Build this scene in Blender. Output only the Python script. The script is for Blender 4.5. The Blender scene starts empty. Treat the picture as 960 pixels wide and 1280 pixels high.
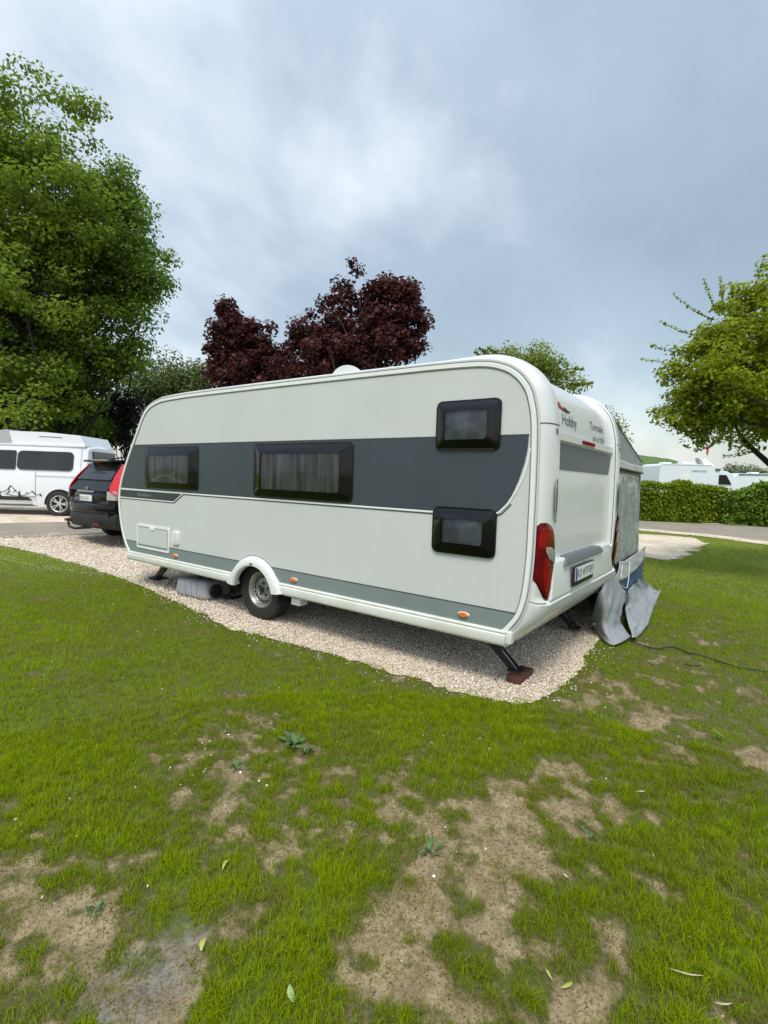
import bpy, bmesh, math, random
import numpy as np
from mathutils import Vector, Matrix
random.seed(7)
rng = np.random.default_rng(11)
R = math.radians
sc = bpy.context.scene
COL = sc.collection

# ---------------------------------------------------------------- camera
F_ = np.array([0.80368509, 0.59168334, -0.0632543])      # view axis
R_ = np.array([0.59422231, -0.80363453, 0.03273206])     # right
U_ = np.array([0.03146633, 0.06389338, 0.99746053])      # up
C_ = np.array([-3.49947, -1.25753, 1.54534])
FPX = 637.6                                               # focal length in photo pixels (960 x 1280)
cam_d = bpy.data.cameras.new("camera")
cam = bpy.data.objects.new("camera", cam_d)
COL.objects.link(cam)
cam.matrix_world = Matrix(((R_[0], U_[0], -F_[0], C_[0]), (R_[1], U_[1], -F_[1], C_[1]), (R_[2], U_[2], -F_[2], C_[2]), (0, 0, 0, 1)))
cam_d.sensor_fit = 'VERTICAL'
cam_d.sensor_height = 24
cam_d.lens = FPX / 1280 * 24
cam_d.clip_start = 0.05
cam_d.clip_end = 3000
sc.camera = cam

# ---------------------------------------------------------------- world, sun, exposure
SUN_EL, SUN_AZ = R(58), R(246)      # azimuth clockwise from +Y
world = bpy.data.worlds.new("World")
sc.world = world
world.use_nodes = True
wn, wl = world.node_tree.nodes, world.node_tree.links
wn.clear()
def N(nodes, typ, **kw):
    n = nodes.new(typ)
    for k, v in kw.items():
        setattr(n, k, v)
    return n
wo = N(wn, 'ShaderNodeOutputWorld')
sky = N(wn, 'ShaderNodeTexSky', sky_type='NISHITA', sun_disc=False, sun_elevation=SUN_EL, sun_rotation=SUN_AZ, air_density=1.4, dust_density=2.0)
bg_sky = N(wn, 'ShaderNodeBackground'); bg_sky.inputs['Strength'].default_value = 0.05
wl.new(sky.outputs[0], bg_sky.inputs['Color'])
tc = N(wn, 'ShaderNodeTexCoord')
sep = N(wn, 'ShaderNodeSeparateXYZ'); wl.new(tc.outputs['Generated'], sep.inputs[0])
def WM(op, a, b=None, c=None, clamp=False):
    m = N(wn, 'ShaderNodeMath', operation=op, use_clamp=clamp)
    for i, x in enumerate((a, b, c)):
        if x is None: continue
        if isinstance(x, (int, float)): m.inputs[i].default_value = x
        else: wl.new(x, m.inputs[i])
    return m.outputs[0]
zc = WM('MAXIMUM', sep.outputs[2], 0.0)
den = WM('ADD', zc, 0.62)
cx = WM('DIVIDE', sep.outputs[0], den); cy = WM('DIVIDE', sep.outputs[1], den)
comb = N(wn, 'ShaderNodeCombineXYZ'); wl.new(cx, comb.inputs[0]); wl.new(cy, comb.inputs[1])
mp = N(wn, 'ShaderNodeMapping'); wl.new(comb.outputs[0], mp.inputs[0])
mp.inputs['Rotation'].default_value = (0, 0, R(-52)); mp.inputs['Scale'].default_value = (1.0, 1.35, 1); mp.inputs['Location'].default_value = (21.3703, 25.194, 0)
n1 = N(wn, 'ShaderNodeTexNoise'); wl.new(mp.outputs[0], n1.inputs['Vector'])
n1.inputs['Scale'].default_value = 1.5; n1.inputs['Detail'].default_value = 7; n1.inputs['Roughness'].default_value = 0.53; n1.inputs['Distortion'].default_value = 0.15
n2 = N(wn, 'ShaderNodeTexNoise'); wl.new(mp.outputs[0], n2.inputs['Vector'])
n2.inputs['Scale'].default_value = 0.7; n2.inputs['Detail'].default_value = 3; n2.inputs['Distortion'].default_value = 0.2
mixn = WM('ADD', WM('MULTIPLY', n1.outputs['Fac'], 0.6), WM('MULTIPLY', n2.outputs['Fac'], 0.4))
ramp = N(wn, 'ShaderNodeValToRGB'); wl.new(mixn, ramp.inputs[0])
e = ramp.color_ramp.elements
e[0].position = 0.39; e[0].color = (0.170, 0.198, 0.216, 1)
e[1].position = 0.60; e[1].color = (0.52, 0.53, 0.535, 1)
m_ = e.new(0.5); m_.color = (0.235, 0.270, 0.298, 1)
# paler towards the horizon, brighter towards the zenith as an overcast sky is
hz = WM('POWER', WM('SUBTRACT', 1.0, zc, clamp=True), 9.0)
mixh = N(wn, 'ShaderNodeMixRGB'); wl.new(WM('MULTIPLY', hz, 0.75), mixh.inputs[0]); wl.new(ramp.outputs[0], mixh.inputs[1]); mixh.inputs[2].default_value = (0.37, 0.405, 0.43, 1)
zen = WM('MULTIPLY_ADD', WM('POWER', zc, 4.0), 2.3, 0.74)
bg_c = N(wn, 'ShaderNodeBackground'); wl.new(mixh.outputs[0], bg_c.inputs['Color']); wl.new(zen, bg_c.inputs['Strength'])
add = N(wn, 'ShaderNodeAddShader'); wl.new(bg_sky.outputs[0], add.inputs[0]); wl.new(bg_c.outputs[0], add.inputs[1])
wl.new(add.outputs[0], wo.inputs['Surface'])

sun_d = bpy.data.lights.new("sun", 'SUN'); sun_d.energy = 1.5; sun_d.angle = R(18); sun_d.color = (1.0, 0.93, 0.82)
sun = bpy.data.objects.new("sun", sun_d); COL.objects.link(sun)
sd = Vector((math.sin(SUN_AZ) * math.cos(SUN_EL), math.cos(SUN_AZ) * math.cos(SUN_EL), math.sin(SUN_EL)))
sun.rotation_euler = sd.to_track_quat('Z', 'Y').to_euler()
sc.view_settings.view_transform = 'Standard'
sc.view_settings.look = 'None'
sc.view_settings.exposure = 0.72
sc.view_settings.gamma = 1
sc.cycles.max_bounces = 6
sc.cycles.transparent_max_bounces = 12
sc.cycles.use_adaptive_sampling = True

# ---------------------------------------------------------------- placement helpers: where a viewing ray meets a known plane
def ray(px, py):
    return F_ + R_ * (px - 480) / FPX + U_ * (640 - py) / FPX
def hitX(px, py, x=0.0):
    d = ray(px, py); return C_ + d * ((x - C_[0]) / d[0])
def hitY(px, py, y=0.0):
    d = ray(px, py); return C_ + d * ((y - C_[1]) / d[1])
def at(px, py, depth):
    return C_ + ray(px, py) * depth
def sm(a, b, x):
    t = np.clip((x - a) / (b - a), 0, 1); return t * t * (3 - 2 * t)
def gz(X, Y):                                   # the site rises gently towards the far left
    return 0.26 * sm(6, 14, Y)
def grd(px, py):
    d = ray(px, py); z = 0.0
    for _ in range(40):
        P = C_ + d * ((z - C_[2]) / d[2]); z = 0.5 * z + 0.5 * float(gz(P[0], P[1]))
    return P

# ---------------------------------------------------------------- mesh helpers
def np_mesh(name, V, Fc, mat=None, parent=None, attrs=None, smooth=False):
    me = bpy.data.meshes.new(name)
    V = np.asarray(V, dtype=np.float32)
    if not isinstance(Fc, list): Fc = [Fc]
    Fc = [np.asarray(f, dtype=np.int32) for f in Fc if len(f)]
    loops = np.concatenate([f.ravel() for f in Fc])
    tot = np.concatenate([np.full(len(f), f.shape[1], dtype=np.int32) for f in Fc])
    start = np.concatenate([[0], np.cumsum(tot)[:-1]]).astype(np.int32)
    me.vertices.add(len(V)); me.vertices.foreach_set('co', V.ravel())
    me.loops.add(len(loops)); me.loops.foreach_set('vertex_index', loops)
    me.polygons.add(len(tot)); me.polygons.foreach_set('loop_start', start); me.polygons.foreach_set('loop_total', tot)
    if smooth: me.polygons.foreach_set('use_smooth', np.ones(len(tot), dtype=bool))
    me.update(calc_edges=True)
    if attrs:
        for k, a in attrs.items():
            at_ = me.attributes.new(k, 'FLOAT', 'POINT'); at_.data.foreach_set('value', np.asarray(a, dtype=np.float32))
    o = bpy.data.objects.new(name, me); COL.objects.link(o)
    if mat: me.materials.append(mat)
    if parent: o.parent = parent
    return o
def obj(name, bm, mat=None, parent=None, smooth=35):
    me = bpy.data.meshes.new(name); bm.normal_update(); bm.to_mesh(me); bm.free()
    if smooth:
        me.polygons.foreach_set('use_smooth', [True] * len(me.polygons)); me.set_sharp_from_angle(angle=R(smooth))
    o = bpy.data.objects.new(name, me); COL.objects.link(o)
    if mat: me.materials.append(mat)
    if parent: o.parent = parent
    return o
def thing(name, label, cat, loc=(0, 0, 0), rz=0, group=None):
    o = bpy.data.objects.new(name, None); COL.objects.link(o); o.location = loc; o.rotation_euler = (0, 0, rz)
    o.empty_display_size = 0.2
    o['label'] = label; o['category'] = cat
    if group: o['group'] = group
    return o
def tag(o, label, cat, group=None):
    o['label'] = label; o['category'] = cat
    if group: o['group'] = group
    return o
def add_box(bm, x0, x1, y0, y1, z0, z1, bev=0.0, seg=2, M=None):
    g = bmesh.ops.create_cube(bm, size=1)['verts']
    for v in g:
        v.co = Vector(((x0 + x1) / 2 + v.co.x * (x1 - x0), (y0 + y1) / 2 + v.co.y * (y1 - y0), (z0 + z1) / 2 + v.co.z * (z1 - z0)))
    fs = list({f for v in g for f in v.link_faces})
    if bev > 0:
        es = list({ed for f in fs for ed in f.edges})
        r = bmesh.ops.bevel(bm, geom=es, offset=bev, segments=seg, affect='EDGES', profile=0.6)
        g = list({v for f in r['faces'] for v in f.verts} | {v for v in g if v.is_valid})
    if M is not None:
        for v in g: v.co = M @ v.co
    return g
def box(name, x0, x1, y0, y1, z0, z1, mat, parent=None, bev=0.0, M=None):
    bm = bmesh.new(); add_box(bm, x0, x1, y0, y1, z0, z1, bev, M=M); return obj(name, bm, mat, parent)
def add_tube(bm, pts, r, n=8, cap=True):
    pts = [Vector(p) for p in pts]
    rs = r if isinstance(r, (list, tuple)) else [r] * len(pts)
    rings = []; up = Vector((0, 0, 1))
    for i, p in enumerate(pts):
        d = (pts[min(i + 1, len(pts) - 1)] - pts[max(i - 1, 0)]).normalized()
        a = d.cross(up)
        if a.length < 0.05: a = d.cross(Vector((0, 1, 0)))
        a.normalize(); b = d.cross(a)
        rings.append([bm.verts.new(p + (a * math.cos(2 * math.pi * k / n) + b * math.sin(2 * math.pi * k / n)) * rs[i]) for k in range(n)])
    for i in range(len(rings) - 1):
        for k in range(n):
            bm.faces.new((rings[i][k], rings[i][(k + 1) % n], rings[i + 1][(k + 1) % n], rings[i + 1][k]))
    if cap:
        bm.faces.new(rings[0]); bm.faces.new(rings[-1])
    return rings
def tube(name, pts, r, mat, parent=None, n=8):
    bm = bmesh.new(); add_tube(bm, pts, r, n); bmesh.ops.recalc_face_normals(bm, faces=bm.faces); return obj(name, bm, mat, parent, 50)
def add_lathe(bm, prof, M, n=32, cap=True):
    rings = []
    for (r, h) in prof:                           # axis along local z
        rings.append([bm.verts.new(M @ Vector((r * math.cos(2 * math.pi * k / n), r * math.sin(2 * math.pi * k / n), h))) for k in range(n)])
    for i in range(len(rings) - 1):
        for k in range(n):
            bm.faces.new((rings[i][k], rings[i][(k + 1) % n], rings[i + 1][(k + 1) % n], rings[i + 1][k]))
    if cap: bm.faces.new(rings[0]); bm.faces.new(rings[-1])
def prism(name, poly, f3, d, mat, parent=None, bev=0.0, smooth=35):
    """poly: 2-D outline; f3(a,b,h) -> point; extruded from h=0 to h=d"""
    bm = bmesh.new()
    top = [bm.verts.new(f3(a, b, d)) for a, b in poly]
    bot = [bm.verts.new(f3(a, b, 0)) for a, b in poly]
    ft = bm.faces.new(top); bm.faces.new(bot[::-1])
    n = len(poly)
    for i in range(n):
        bm.faces.new((top[i], bot[i], bot[(i + 1) % n], top[(i + 1) % n]))
    if bev: bmesh.ops.bevel(bm, geom=list(ft.edges), offset=bev, segments=3, affect='EDGES', profile=0.6)
    bmesh.ops.triangulate(bm, faces=[f for f in bm.faces if len(f.verts) > 4])
    bmesh.ops.recalc_face_normals(bm, faces=bm.faces)
    return obj(name, bm, mat, parent, smooth)
def rrect(a0, a1, b0, b1, r, n=5):
    out = []
    for (cx_, cy_, s0) in ((a1 - r, b1 - r, 0), (a0 + r, b1 - r, 90), (a0 + r, b0 + r, 180), (a1 - r, b0 + r, 270)):
        for k in range(n + 1):
            t = R(s0 + 90 * k / n); out.append((cx_ + r * math.cos(t), cy_ + r * math.sin(t)))
    return out
def catmull(P, step):
    P = [np.array(p, float) for p in P]; out = []
    for i in range(len(P) - 1):
        p0 = P[max(i - 1, 0)]; p1 = P[i]; p2 = P[i + 1]; p3 = P[min(i + 2, len(P) - 1)]
        n = max(1, int(round(np.linalg.norm(p2 - p1) / step)))
        for k in range(n):
            t = k / n
            out.append(0.5 * ((2 * p1) + (-p0 + p2) * t + (2 * p0 - 5 * p1 + 4 * p2 - p3) * t * t + (-p0 + 3 * p1 - 3 * p2 + p3) * t ** 3))
    out.append(P[-1]); return out
def text_mesh(s, size=1.0, shear=0.0, extr=0.0, spacing=1.0):
    cu = bpy.data.curves.new('t', 'FONT'); cu.body = s; cu.size = size; cu.shear = shear; cu.extrude = extr; cu.space_character = spacing
    o = bpy.data.objects.new('t', cu); COL.objects.link(o)
    bpy.context.view_layer.update()
    me = bpy.data.meshes.new_from_object(o.evaluated_get(bpy.context.evaluated_depsgraph_get()))
    V = [tuple(v.co) for v in me.vertices]; Fc = [tuple(p.vertices) for p in me.polygons]
    bpy.data.objects.remove(o); bpy.data.curves.remove(cu); bpy.data.meshes.remove(me)
    return V, Fc
def lettering(name, s, size, fmap, mat, parent, shear=0.0, spacing=1.0):
    V, Fc = text_mesh(s, size, shear, spacing=spacing)
    me = bpy.data.meshes.new(name); me.from_pydata([tuple(fmap(x, y)) for x, y, z in V], [], Fc)
    o = bpy.data.objects.new(name, me); COL.objects.link(o); me.materials.append(mat); o.parent = parent
    return o

# ---------------------------------------------------------------- materials
def mat(name, col, rough=0.5, metal=0.0, var=0.0, vscale=3.0, bump=0.0, bscale=200.0, spec=0.5, coat=0.0, col2=None, obj_coord=True):
    m = bpy.data.materials.new(name); m.use_nodes = True
    n, l = m.node_tree.nodes, m.node_tree.links
    b = n['Principled BSDF']
    b.inputs['Base Color'].default_value = (*col, 1); b.inputs['Roughness'].default_value = rough
    b.inputs['Metallic'].default_value = metal; b.inputs['Specular IOR Level'].default_value = spec
    b.inputs['Coat Weight'].default_value = coat; b.inputs['Coat Roughness'].default_value = 0.08
    t = N(n, 'ShaderNodeTexCoord')
    if var > 0:
        nz = N(n, 'ShaderNodeTexNoise'); nz.inputs['Scale'].default_value = vscale; nz.inputs['Detail'].default_value = 6; nz.inputs['Roughness'].default_value = 0.6
        l.new(t.outputs['Object'], nz.inputs['Vector'])
        mx = N(n, 'ShaderNodeMixRGB'); mr = N(n, 'ShaderNodeMapRange'); mr.inputs[1].default_value = 0.35; mr.inputs[2].default_value = 0.65
        l.new(nz.outputs['Fac'], mr.inputs[0]); l.new(mr.outputs[0], mx.inputs[0])
        c2 = col2 or tuple(min(1, c * (1 - var)) for c in col)
        mx.inputs[1].default_value = (*col, 1); mx.inputs[2].default_value = (*c2, 1)
        l.new(mx.outputs[0], b.inputs['Base Color'])
    if bump > 0:
        nb = N(n, 'ShaderNodeTexNoise'); nb.inputs['Scale'].default_value = bscale; nb.inputs['Detail'].default_value = 3
        l.new(t.outputs['Object'], nb.inputs['Vector'])
        bp = N(n, 'ShaderNodeBump'); bp.inputs['Strength'].default_value = bump; bp.inputs['Distance'].default_value = 0.01
        l.new(nb.outputs['Fac'], bp.inputs['Height']); l.new(bp.outputs[0], b.inputs['Normal'])
    return m
M = {}
M['side'] = mat('hammered white sheet', (0.60, 0.635, 0.63), 0.42, var=0.05, vscale=1.3, bump=0.10, bscale=90)
def streaks(m, amt=0.10):
    n, l = m.node_tree.nodes, m.node_tree.links; b = n['Principled BSDF']; src = b.inputs['Base Color'].links[0].from_socket
    t = N(n, 'ShaderNodeTexCoord'); mg = N(n, 'ShaderNodeMapping'); mg.inputs['Scale'].default_value = (5, 14, 0.55); l.new(t.outputs['Object'], mg.inputs[0])
    x = N(n, 'ShaderNodeTexNoise'); x.inputs['Scale'].default_value = 1.4; x.inputs['Detail'].default_value = 5; l.new(mg.outputs[0], x.inputs['Vector'])
    r = N(n, 'ShaderNodeMapRange'); r.inputs[1].default_value = .50; r.inputs[2].default_value = .75; r.inputs[4].default_value = amt; l.new(x.outputs['Fac'], r.inputs[0])
    mx = N(n, 'ShaderNodeMixRGB'); l.new(r.outputs[0], mx.inputs[0]); l.new(src, mx.inputs[1]); mx.inputs[2].default_value = (.36, .37, .33, 1); l.new(mx.outputs[0], b.inputs['Base Color'])
streaks(M['side'], 0.045)
M['grp'] = mat('white moulded plastic', (0.70, 0.725, 0.72), 0.28, var=0.04, vscale=1.7, bump=0.02, bscale=12, coat=0.3)
M['trim'] = mat('white trim', (0.80, 0.83, 0.82), 0.3)
M['skirt'] = mat('white skirt with road dirt', (0.76, 0.79, 0.76), 0.35, var=0.13, vscale=2.2, col2=(0.66, 0.68, 0.62))
M['seal'] = mat('dark seal', (0.06, 0.065, 0.065), 0.6)
M['seam'] = mat('grey rubber seam', (0.14, 0.155, 0.155), 0.6)
M['band'] = mat('slate grey decal', (0.047, 0.064, 0.080), 0.42, var=0.12, vscale=2, bump=0.10, bscale=90)
M['band2'] = mat('dark slate decal', (0.035, 0.045, 0.052), 0.42, bump=0.08, bscale=90)
M['greystripe'] = mat('mid grey decal', (0.21, 0.26, 0.26), 0.45, var=0.08, bump=0.10, bscale=90)
M['rearband'] = mat('grey rear decal', (0.085, 0.105, 0.115), 0.4, var=0.1)
M['gstrip'] = mat('grey plastic strip', (0.10, 0.125, 0.135), 0.45)
M['blackgloss'] = mat('black acrylic', (0.003, 0.003, 0.005), 0.04, spec=0.38, bump=0.01, bscale=6)
M['black'] = mat('black plastic', (0.015, 0.015, 0.016), 0.5, var=0.3)
M['blackmetal'] = mat('black painted steel', (0.012, 0.012, 0.013), 0.38, var=0.3, bump=0.05)
M['chassis'] = mat('dark chassis', (0.02, 0.02, 0.02), 0.7, var=0.4)
M['rubber'] = mat('tyre rubber', (0.022, 0.021, 0.020), 0.75, var=0.4, vscale=12, bump=0.15, bscale=120)
M['rim'] = mat('silver steel rim', (0.36, 0.36, 0.35), 0.38, metal=0.6, var=0.25, vscale=9)
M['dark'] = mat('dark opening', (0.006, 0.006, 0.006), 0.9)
M['wood'] = mat('reddish brown wood', (0.10, 0.032, 0.022), 0.7, var=0.4, vscale=14, bump=0.4, bscale=60)
M['orange'] = mat('amber lens', (0.80, 0.19, 0.02), 0.2, coat=0.5)
M['redlens'] = mat('red lens', (0.14, 0.001, 0.005), 0.08, spec=0.4, coat=0.1, var=0.55, vscale=9, col2=(0.42, 0.002, 0.010))
M['redlensd'] = mat('dark red lens', (0.13, 0.001, 0.006), 0.10, spec=0.35, coat=0.0, var=0.3, vscale=12)
M['redbright'] = mat('bright red lens', (0.72, 0.012, 0.018), 0.12, coat=0.6, var=0.3, vscale=20)
M['clearlens'] = mat('clear lamp lens', (0.55, 0.52, 0.50), 0.12, metal=0.3, coat=0.5, var=0.5, vscale=45)
M['white'] = mat('white paint', (0.80, 0.81, 0.80), 0.35, var=0.04)
M['vanwhite'] = mat('white car paint', (0.76, 0.80, 0.86), 0.25, coat=0.6, var=0.03)
M['rvwhite'] = mat('white motorhome side', (0.74, 0.80, 0.88), 0.35, var=0.04, vscale=0.6)
M['carblack'] = mat('black car paint', (0.004, 0.004, 0.005), 0.10, coat=0.0, spec=0.30)
M['glass'] = mat('dark car glass', (0.020, 0.024, 0.028), 0.05, spec=0.45, var=0.5, vscale=1.5)
M['carplastic'] = mat('grey black bumper plastic', (0.022, 0.024, 0.024), 0.6, spec=0.3, var=0.2, bump=0.1)
M['chrome'] = mat('chrome', (0.6, 0.6, 0.62), 0.12, metal=1)
M['alloy'] = mat('alloy wheel', (0.58, 0.59, 0.60), 0.3, metal=0.5, var=0.1)
M['plate'] = mat('plate white', (0.72, 0.74, 0.74), 0.4)
M['plateblue'] = mat('plate blue', (0.02, 0.05, 0.35), 0.4)
M['ink'] = mat('black print', (0.03, 0.035, 0.035), 0.5)
M['inkgrey'] = mat('grey print', (0.10, 0.125, 0.12), 0.5)
M['inkred'] = mat('red print', (0.35, 0.03, 0.03), 0.5)
M['silverink'] = mat('silver print', (0.30, 0.34, 0.35), 0.4)
M['tank'] = mat('grey tank plastic', (0.36, 0.385, 0.42), 0.42, var=0.15, vscale=5, bump=0.1, bscale=40)
M['fabric'] = mat('grey awning fabric', (0.33, 0.36, 0.37), 0.6, var=0.2, vscale=5, bump=0.5, bscale=14)
M['flapfab'] = mat('silver grey mud flap fabric', (0.29, 0.32, 0.335), 0.58, var=0.2, vscale=6, bump=0.4, bscale=16)
M['pvc'] = mat('crinkled window film', (0.20, 0.235, 0.245), 0.2, spec=0.7, var=0.45, vscale=16, col2=(0.31, 0.345, 0.355), bump=0.7, bscale=26)
M['bluefab'] = mat('blue fabric', (0.055, 0.12, 0.21), 0.7, var=0.3, vscale=6, bump=0.3, bscale=30)
M['palefab'] = mat('pale grey fabric', (0.45, 0.47, 0.46), 0.65, var=0.15, vscale=8, bump=0.3, bscale=25)
M['tent'] = mat('grey pop up canvas', (0.42, 0.44, 0.45), 0.8, var=0.1)
M['cord'] = mat('black cable', (0.012, 0.012, 0.012), 0.5)
M['rope'] = mat('white cord', (0.6, 0.62, 0.62), 0.6)
M['steel'] = mat('galvanised steel', (0.35, 0.36, 0.36), 0.4, metal=0.8)
M['bark'] = mat('grey brown bark', (0.052, 0.042, 0.034), 0.9, var=0.4, vscale=5, bump=0.8, bscale=18)
M['barkdark'] = mat('dark bark', (0.020, 0.016, 0.014), 0.9, var=0.4, vscale=5, bump=0.8, bscale=18)

def curtain_mat():
    m = mat('pale net curtain', (0.34, 0.34, 0.33), 0.8)
    n, l = m.node_tree.nodes, m.node_tree.links; b = n['Principled BSDF']
    t = N(n, 'ShaderNodeTexCoord'); w = N(n, 'ShaderNodeTexNoise'); mpg = N(n, 'ShaderNodeMapping')
    mpg.inputs['Scale'].default_value = (1, 9, 0.8); l.new(t.outputs['Object'], mpg.inputs[0]); l.new(mpg.outputs[0], w.inputs['Vector'])
    w.inputs['Scale'].default_value = 1.6; w.inputs['Detail'].default_value = 3
    cr = N(n, 'ShaderNodeValToRGB'); cr.color_ramp.elements[0].position = 0.35; cr.color_ramp.elements[0].color = (0.14, 0.14, 0.14, 1)
    cr.color_ramp.elements[1].position = 0.68; cr.color_ramp.elements[1].color = (0.55, 0.545, 0.53, 1)
    l.new(w.outputs['Fac'], cr.inputs[0]); l.new(cr.outputs[0], b.inputs['Base Color'])
    return m
M['curtain'] = curtain_mat()
M['blind'] = mat('pale blind', (0.58, 0.62, 0.67), 0.7, var=0.7, vscale=5, col2=(0.20, 0.23, 0.25))
def tint_glass():
    m = bpy.data.materials.new('smoked acrylic'); m.use_nodes = True
    n, l = m.node_tree.nodes, m.node_tree.links; n.clear()
    o = N(n, 'ShaderNodeOutputMaterial'); tr = N(n, 'ShaderNodeBsdfTransparent'); tr.inputs[0].default_value = (0.68, 0.68, 0.70, 1)
    g = N(n, 'ShaderNodeBsdfGlossy'); g.inputs['Roughness'].default_value = 0.05; g.inputs[0].default_value = (0.85, 0.87, 0.95, 1)
    fr = N(n, 'ShaderNodeFresnel'); fr.inputs[0].default_value = 1.42
    mx = N(n, 'ShaderNodeMixShader'); l.new(fr.outputs[0], mx.inputs[0]); l.new(tr.outputs[0], mx.inputs[1]); l.new(g.outputs[0], mx.inputs[2])
    l.new(mx.outputs[0], o.inputs[0]); return m
M['smoke'] = tint_glass()

def leaf_mat(name, c0, c1, c2, trans=0.3, rough=0.55):
    m = bpy.data.materials.new(name); m.use_nodes = True
    n, l = m.node_tree.nodes, m.node_tree.links; n.clear()
    o = N(n, 'ShaderNodeOutputMaterial'); a = N(n, 'ShaderNodeAttribute', attribute_name='tint')
    cr = N(n, 'ShaderNodeValToRGB'); ee = cr.color_ramp.elements
    ee[0].color = (*c0, 1); ee[1].color = (*c2, 1); x = ee.new(0.5); x.color = (*c1, 1)
    l.new(a.outputs['Fac'], cr.inputs[0])
    p = N(n, 'ShaderNodeBsdfPrincipled'); p.inputs['Roughness'].default_value = rough; p.inputs['Specular IOR Level'].default_value = 0.03 if 'grass' in name else 0.3
    t = N(n, 'ShaderNodeBsdfTranslucent'); mx = N(n, 'ShaderNodeMixShader'); mx.inputs[0].default_value = trans
    l.new(cr.outputs[0], p.inputs['Base Color']); l.new(cr.outputs[0], t.inputs[0])
    l.new(p.outputs[0], mx.inputs[1]); l.new(t.outputs[0], mx.inputs[2]); l.new(mx.outputs[0], o.inputs[0])
    return m
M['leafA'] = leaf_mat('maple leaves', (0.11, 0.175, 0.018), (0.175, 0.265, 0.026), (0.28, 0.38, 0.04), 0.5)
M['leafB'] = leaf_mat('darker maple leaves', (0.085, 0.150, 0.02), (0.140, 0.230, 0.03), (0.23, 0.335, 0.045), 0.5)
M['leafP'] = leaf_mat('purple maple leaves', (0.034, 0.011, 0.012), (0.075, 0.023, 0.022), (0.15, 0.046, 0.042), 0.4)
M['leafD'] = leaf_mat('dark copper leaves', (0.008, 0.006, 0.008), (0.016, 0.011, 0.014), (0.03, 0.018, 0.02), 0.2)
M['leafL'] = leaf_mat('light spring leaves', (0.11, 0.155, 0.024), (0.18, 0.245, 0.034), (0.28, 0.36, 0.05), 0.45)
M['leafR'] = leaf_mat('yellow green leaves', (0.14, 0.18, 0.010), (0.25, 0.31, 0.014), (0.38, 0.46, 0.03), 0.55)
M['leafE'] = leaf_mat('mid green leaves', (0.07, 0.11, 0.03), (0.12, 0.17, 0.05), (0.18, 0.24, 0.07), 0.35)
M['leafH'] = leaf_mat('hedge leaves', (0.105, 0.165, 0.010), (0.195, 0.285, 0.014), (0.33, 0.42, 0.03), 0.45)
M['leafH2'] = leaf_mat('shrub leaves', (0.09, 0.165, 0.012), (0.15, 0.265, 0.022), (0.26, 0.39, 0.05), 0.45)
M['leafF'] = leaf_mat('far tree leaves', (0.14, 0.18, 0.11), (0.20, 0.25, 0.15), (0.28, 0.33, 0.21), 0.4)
M['grass'] = leaf_mat('grass blades', (0.28, 0.24, 0.075), (0.185, 0.270, 0.003), (0.37, 0.48, 0.005), 0.45, 1.0)
M['thatchb'] = leaf_mat('dead grass and moss', (0.10, 0.072, 0.028), (0.20, 0.155, 0.06), (0.12, 0.165, 0.012), 0.2, 0.8)
M['soilcrumb'] = leaf_mat('soil crumbs', (0.10, 0.070, 0.035), (0.20, 0.145, 0.075), (0.36, 0.28, 0.16), 0.0, 0.95)
M['stones'] = leaf_mat('limestone chips', (0.36, 0.29, 0.225), (0.72, 0.63, 0.51), (0.93, 0.87, 0.77), 0.0, 0.85)

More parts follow.
